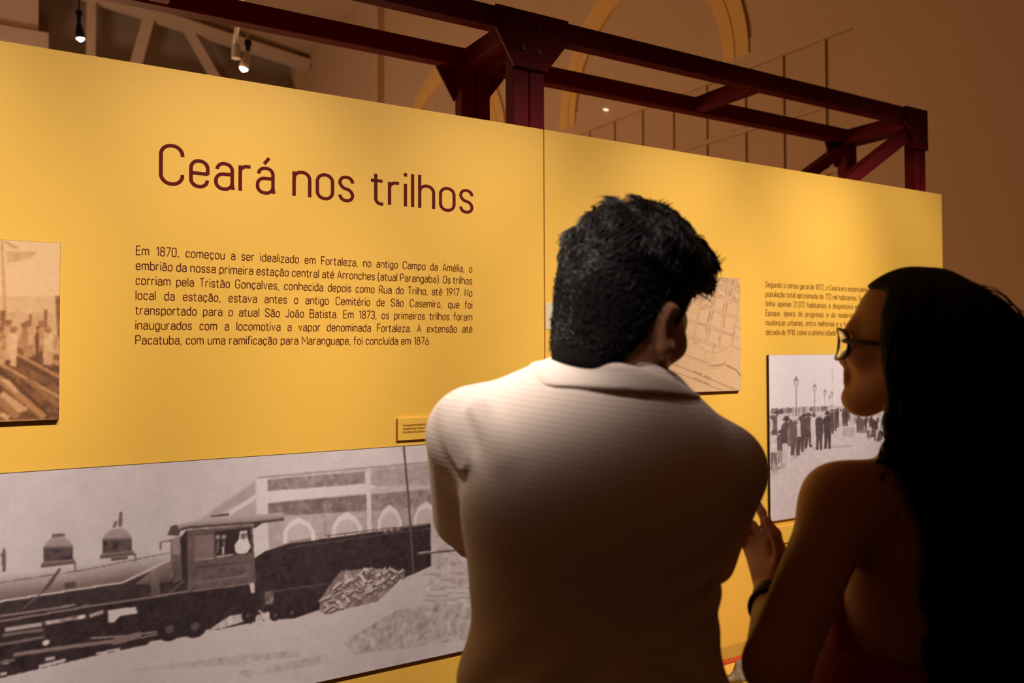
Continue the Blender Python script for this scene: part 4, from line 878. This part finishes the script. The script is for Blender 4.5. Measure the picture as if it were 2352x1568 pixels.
# hair: short at the sides and nape, thick and wavy on top with a quiff over the brow
def mhair_thick(q):
    x, y, z = q[:, 0], q[:, 1], q[:, 2]
    top = np.clip((z - .028) / .06, 0, 1); top = top * top * (3 - 2 * top)
    fr_ = np.clip((y + .01) / .09, 0, 1)
    bk = np.clip((y + .115) / .09, 0, 1); bk = bk * bk * (3 - 2 * bk)
    return .006 + (.022 * top + .010 * top * fr_) * (.12 + .88 * bk)
def mhair(p):
    q = mh.to(p)
    x, y, z = q[:, 0], q[:, 1], q[:, 2]
    d = ell(q, (0, -.012, .018), (.0785, .0995, .0995)) - mhair_thick(q)
    d = smin(d, ell(q, (0, .082, .092), (.052, .034, .028)), .03)             # quiff
    d = smin(d, ell(q, (0, -.055, -.065), (.058, .040, .070)), .03)            # nape
    cut = (y - .062) + .55 * np.clip(.055 - z, 0, 1) * 1.0                       # hairline at the temples
    cut = np.where(z > .06, y - .12, cut)
    face = smax(cut, -(z + .20), .01)
    d = smax(d, face, .012)
    d = smax(d, -(z + .125 + .25 * np.clip(y + .03, -1, .0)), .01)
    # clear the ears
    for sx in (-1, 1): d = smax(d, -ell(q, (sx * .086, -.010, -.034), (.024, .030, .043)), .006)
    w_ = np.clip((z - .02) * 14, 0, 1)
    d = d + (.0042 * np.sin(x * 95 + 3 * np.sin(z * 50)) * np.sin(y * 88 + 2 * np.sin(x * 47)) + .003 * np.sin(z * 150 + x * 120)) * w_ / mh.s * 1.0
    return d * mh.s
mhair_o = sculpted('hair', mhair, (-.13, -.16, 1.46), (.22, .22, 1.82), .003, M['scalp'], MAN)
V = np.array([v.co for v in mhair_o.data.vertices], np.float32); rs_ = np.random.RandomState(2)
sel = V[rs_.randint(0, len(V), 15000)] + rs_.normal(0, .0012, (15000, 3)).astype(np.float32)
Q = mh.to(sel); keep = (Q[:, 2] > -.085) ; sel = sel[keep]; Q = Q[keep]
N_ = grad_of(mhair, sel); topw = np.clip((Q[:, 2] - .015) / .06, 0, 1)
flow = mh.R @ np.array((0, .35, -.9)); swirl = np.stack([np.sin(Q[:, 0] * 60 + Q[:, 1] * 40), np.cos(Q[:, 1] * 55 + Q[:, 2] * 30), np.sin(Q[:, 2] * 50)], 1)
backish = (Q[:, 1] < .02)[:, None]
dirn = np.where(backish, mh.R @ np.array((0, -.45, -.75)), mh.R @ np.array((.1, .8, .25)))[:, :] + .75 * swirl @ mh.R.T + rs_.normal(0, .25, sel.shape)
dirn = dirn - N_ * (dirn * N_).sum(1, keepdims=True); dirn /= np.linalg.norm(dirn, axis=1, keepdims=True)
Ln = (.007 + .020 * topw) * rs_.uniform(.7, 1.3, len(sel)); pos = sel.copy(); st = [pos.copy()]
for k in range(5):
    lift = .55 - .22 * k; dd = dirn + N_ * lift * (.35 + .65 * topw[:, None]) + .30 * np.sin(k * 1.3 + rs_.uniform(0, 6, (len(sel), 1))) * np.cross(N_, dirn)
    dd /= np.linalg.norm(dd, axis=1, keepdims=True); pos = pos + dd * (Ln / 5)[:, None]; st.append(pos.copy())
strands('hair_locks', sel, st, .0007 + .0007 * topw, M['hair'], MAN)

# ------------------------------------------------------------------ the woman
WOM = tag(empty('person', stand(.66, 1.30), RZ), 'woman with long dark hair, seen from behind in profile, one hand raised', 'person')
wh = Head((-.016, .035, 1.568), math.radians(52), math.radians(5), math.radians(-2), .98)
wLS, wLE, wLW = (-.158, -.045, 1.318), (-.302, -.175, 1.122), (-.240, .045, 1.155)
wRS, wRE, wRW = (.165, .045, 1.322), (.185, .06, 1.04), (.10, .24, 1.03)
def wom_torso(p, g):
    d = ell(p, (0, 0, .92), (.165 + g, .115 + g, .15 + g)); d = smin(d, ell(p, (-.01, 0, 1.08), (.135 + g, .092 + g, .13 + g)), .08)
    d = smin(d, ell(p, (0, .005, 1.235), (.145 + g, .095 + g, .135 + g), rot(.2)), .07)
    for (x, y) in ((-.085, -.055), (.085, -.03)): d = smin(d, ell(p, (x, y, 1.275), (.060 + g, .040 + g, .075 + g)), .045)
    return d
wh_f = np.array((-.15, .35, .90)); 
def wom_body(p):
    d = wom_torso(p, -.003)
    d = smin(d, cone(p, (0, .0, 1.345), wLS, .050, .050), .05); d = smin(d, cone(p, (.01, .01, 1.345), wRS, .050, .048), .05)
    d = smin(d, cone(p, (-.006, .005, 1.34), wh.out((0, -.025, -.05)), .055, .050), .045)
    for sx, b in ((-.055, .08), (.06, .10)): d = smin(d, ell(p, (sx, b, 1.20), (.062, .055, .06)), .03)
    d = smin(d, cone(p, wLS, wLE, .050, .044), .05); d = smin(d, cone(p, wLE, wLW, .043, .025), .012)
    d = smin(d, cone(p, wRS, wRE, .047, .037), .05); d = smin(d, cone(p, wRE, wRW, .037, .024), .012)
    d = smin(d, arm_hand(p, wLW, (-.02, .55, .75), (.35, -.5, .5), (-.8, .2, -.1), 1.0, .95, point=(0,)), .010)
    d = smin(d, arm_hand(p, wRW, (-.6, .5, .2), (0, .3, .9), (0, -1, .1), .6, .92), .010)
    for sx in (-1, 1): d = smin(d, chain(p, [(sx * .085, 0, .86), (sx * .085, .01, .47), (sx * .085, -.01, .09)], [.082, .052, .036]), .04)
    return smin(d, wh.sdf(p, ears=True, fem=True), .018)
sculpted('body', wom_body, (-.38, -.26, .04), (.26, .40, 1.70), .0035, M['skin_w'], WOM)
# backless red top
def wtop(p):
    d = wom_torso(p, .010); d = smin(d, ell(p, (-.03, -.005, .98), (.185, .125, .15)), .06)
    for sx, b in ((-.055, .08), (.06, .10)): d = smin(d, ell(p, (sx, b, 1.20), (.070, .063, .068)), .03)
    edge = 1.085 - .10 * np.clip((p[:, 0] + .06), -.1, .2) + .9 * np.clip(p[:, 1] + .045, 0, .16)
    d = smax(d, p[:, 2] - edge, .006)
    return smax(d, .84 - p[:, 2], .01)
sculpted('red_top', wtop, (-.26, -.18, .82), (.26, .22, 1.32), .0045, M['redtop'], WOM)
sculpted('trousers', legs_sdf(.085, .178, .95), (-.24, -.20, .03), (.24, .20, 1.08), .007, M['trousers'], WOM)
for x in (-.095, .095): sculpted('shoe', shoe_sdf(x), (x - .07, -.13, -.01), (x + .07, .22, .16), .006, M['shoe'], WOM)
wb = MB(); a_ = np.array(wLW); d_ = np.array(wLE) - a_; d_ /= np.linalg.norm(d_)
wb.tube([a_ + d_ * .012, a_ + d_ * .016, a_ + d_ * .034, a_ + d_ * .038], [.026, .030, .031, .027], 20); wb.build('wristband', M['watch'], WOM, True)
wb = MB(); c_ = a_ + d_ * .058; u_ = np.cross(d_, (0, 0, 1.)); u_ /= np.linalg.norm(u_); v_ = np.cross(d_, u_)
wb.tube([c_ + (u_ * math.cos(t * math.pi / 12) + v_ * math.sin(t * math.pi / 12)) * .033 for t in range(24)], .0045, 8, closed=True); wb.build('bracelet', M['watch'], WOM, True)
# long wavy hair
def whair(p):
    q = wh.to(p); x, y, z = q[:, 0], q[:, 1], q[:, 2]
    d = ell(q, (0, -.012, .018), (.090, .108, .102)) * wh.s
    yl = .024 - .26 * np.clip(.04 - z, 0, .2)
    skin = smax(yl - y, z - .078, .012) * wh.s
    d = smin(d, ell(p, (.006, -.015, 1.548), (.094, .106, .108)), .04)
    d = smax(d, -skin, .012)
    d = smin(d, cone(p, (.020, -.045, 1.53), (.005, -.090, 1.38), .094, .072), .05)
    d = smin(d, cone(p, (.005, -.090, 1.38), (-.002, -.125, 1.22), .072, .047), .05)
    d = smin(d, cone(p, (-.002, -.125, 1.22), (-.004, -.128, 1.06), .047, .054), .04)
    d = smin(d, cone(p, (-.004, -.128, 1.06), (.0, -.125, .90), .054, .038), .04)
    # locks in front of the near shoulder
    d = smin(d, chain(p, [(-.045, -.030, 1.53), (-.052, -.040, 1.48), (-.070, -.040, 1.44), (-.062, -.045, 1.41), (-.092, -.045, 1.375)], [.026, .020, .022, .017, .010]), .025)
    d += .004 * np.sin(p[:, 0] * 110 + 3 * np.sin(p[:, 2] * 24)) * np.clip((1.5 - p[:, 2]) * 5, .2, 1)
    return d
who = sculpted('hair', whair, (-.16, -.23, .84), (.20, .16, 1.74), .0045, M['hair_w'], WOM)
rs_ = np.random.RandomState(8); n = 1500
V = np.array([v.co for v in who.data.vertices], np.float32); V = V[(V[:, 2] < 1.66)]; hq = wh.to(V); V = V[~((hq[:, 1] > .0) & (hq[:, 2] > -.12))]
sel = V[rs_.randint(0, len(V), n)]; pos = sel.copy(); st = [pos.copy()]; ph = rs_.uniform(0, 6.28, n); am_ = rs_.uniform(.3, 1.0, n); off = rs_.uniform(-.001, .008, n) + (rs_.rand(n) < .12) * rs_.uniform(.004, .016, n)
L_ = rs_.uniform(.16, .36, n)
for k in range(14):
    g = grad_of(whair, pos); dn = np.zeros_like(pos); dn[:, 2] = -1; dn[:, 0] = .4 * am_ * np.sin(ph + k * .85); dn[:, 1] = .3 * am_ * np.cos(ph + k * .8)
    dn = dn - g * (dn * g).sum(1, keepdims=True) * .8; dn /= (np.linalg.norm(dn, axis=1, keepdims=True) + 1e-6)
    pos = pos + dn * (L_ / 14)[:, None]; dd = whair(pos); pos = pos - g * np.clip(dd - off, -.02, .02)[:, None] * .7; st.append(pos.astype(np.float32).copy())
strands('hair_locks', sel, st, rs_.uniform(.0008, .0022, n), M['hair_w'], WOM, .35)
# loose waves on the near shoulder and at the right edge
def lock(pts, r):
    pts = [Vector(q) for q in pts]; P = []
    for i in range(len(pts) - 1):
        p0, p1, p2, p3 = pts[max(i - 1, 0)], pts[i], pts[i + 1], pts[min(i + 2, len(pts) - 1)]
        for k in range(6):
            t = k / 6; P.append(.5 * ((2 * p1) + (p2 - p0) * t + (2 * p0 - 5 * p1 + 4 * p2 - p3) * t * t + (3 * p1 - p0 - 3 * p2 + p3) * t ** 3))
    P.append(pts[-1]); return P
lk = MB()
for pts in ([(-.075, -.09, 1.405), (-.10, -.098, 1.385), (-.092, -.105, 1.365), (-.065, -.108, 1.352), (-.05, -.118, 1.365), (-.035, -.122, 1.385)], [(-.11, -.085, 1.37), (-.118, -.088, 1.35), (-.105, -.094, 1.325), (-.10, -.10, 1.305)],
            [(-.06, -.06, 1.44), (-.088, -.07, 1.42), (-.075, -.082, 1.395), (-.095, -.09, 1.37)], [(-.02, -.11, 1.40), (-.045, -.115, 1.37), (-.07, -.115, 1.345)]):
    lk.tube(lock(pts, 0), .0022, 6)
R8 = random.Random(4)
for k in range(16):
    x0, y0 = .035 + R8.uniform(-.02, .012), -.12 + R8.uniform(-.04, .03); ph_ = R8.uniform(0, 6)
    lk.tube(lock([(x0 + .012 * math.sin(ph_ + j * 1.25) - .002 * j * j * .2, y0 + .008 * math.cos(ph_ + j), 1.24 - j * .055) for j in range(7)], 0), R8.uniform(.0012, .0028), 5)
for k in range(10):
    x0 = -.05 + R8.uniform(-.025, .01); ph_ = R8.uniform(0, 6)
    lk.tube(lock([(x0 - .008 * j + .006 * math.sin(ph_ + j * 1.6), -.045 + .006 * math.cos(ph_ + j * 1.4) - .003 * j, 1.49 - j * .022) for j in range(6)], 0), R8.uniform(.001, .002), 5)
lk.build('loose_locks', M['hair_w'], WOM, True)
# eyeglasses
GLS = tag(empty('eyeglasses', stand(.66, 1.30), RZ), 'dark framed eyeglasses worn by the woman', 'eyeglasses')
fr = MB(); Wp = lambda q: tuple(wh.out(np.array([q]))[0])
for sx in (-1, 1):
    ring = []
    for k in range(28):
        t = 2 * math.pi * k / 28; c_, s_ = math.cos(t), math.sin(t)
        lx = sx * .036 + .0295 * math.copysign(abs(c_) ** .75, c_); lz = -.017 + .0255 * math.copysign(abs(s_) ** .75, s_) + .002 * abs(lx) / .06
        ring.append(Wp((lx, .107 - 1.6 * max(abs(lx) - .015, 0) ** 2 * 8, lz)))
    fr.tube(ring, .0031, 8, closed=True)
    ln = MB(); c0 = np.mean(np.array(ring), 0); ln.add([tuple(c0)] + ring, [(0, k + 1, (k + 1) % 28 + 1) for k in range(28)]); ln.build('lens', M['glass'], GLS, True)
    MB().tube([Wp((sx * .0625, .085, -.008)), Wp((sx * .071, .078, -.008)), Wp((sx * .080, .03, -.008)), Wp((sx * .084, -.02, -.012)), Wp((sx * .080, -.05, -.04))], [.0036, .0042, .0036, .003, .002], 8).build('temple', M['frame'], GLS, True)
fr.tube([Wp((-.010, .104, -.008)), Wp((0, .109, -.004)), Wp((.010, .104, -.008))], .002, 8); fr.build('frame', M['frame'], GLS, True)
# small grey object on the counter
fg = tag(empty('figurine', (.64, -.25, .418)), 'small rough grey object lying on the bright yellow counter', 'figurine')
def fig(p):
    d = cone(p, (-.02, 0, .012), (.0, .005, .045), .022, .018); d = smin(d, cone(p, (0, .005, .045), (.035, .0, .052), .014, .008), .012); d = smin(d, cone(p, (-.01, -.01, .012), (.05, -.02, .010), .014, .010), .012)
    d = smin(d, cone(p, (-.03, .01, .010), (-.06, .0, .010), .012, .008), .012)
    return smax(d + .002 * np.sin(p[:, 0] * 140 + 1.5) * np.sin(p[:, 1] * 170) * np.sin(p[:, 2] * 150), -p[:, 2], .003)
sculpted('figurine_body', fig, (-.08, -.05, -.005), (.07, .05, .08), .0025, M['stone'], fg)
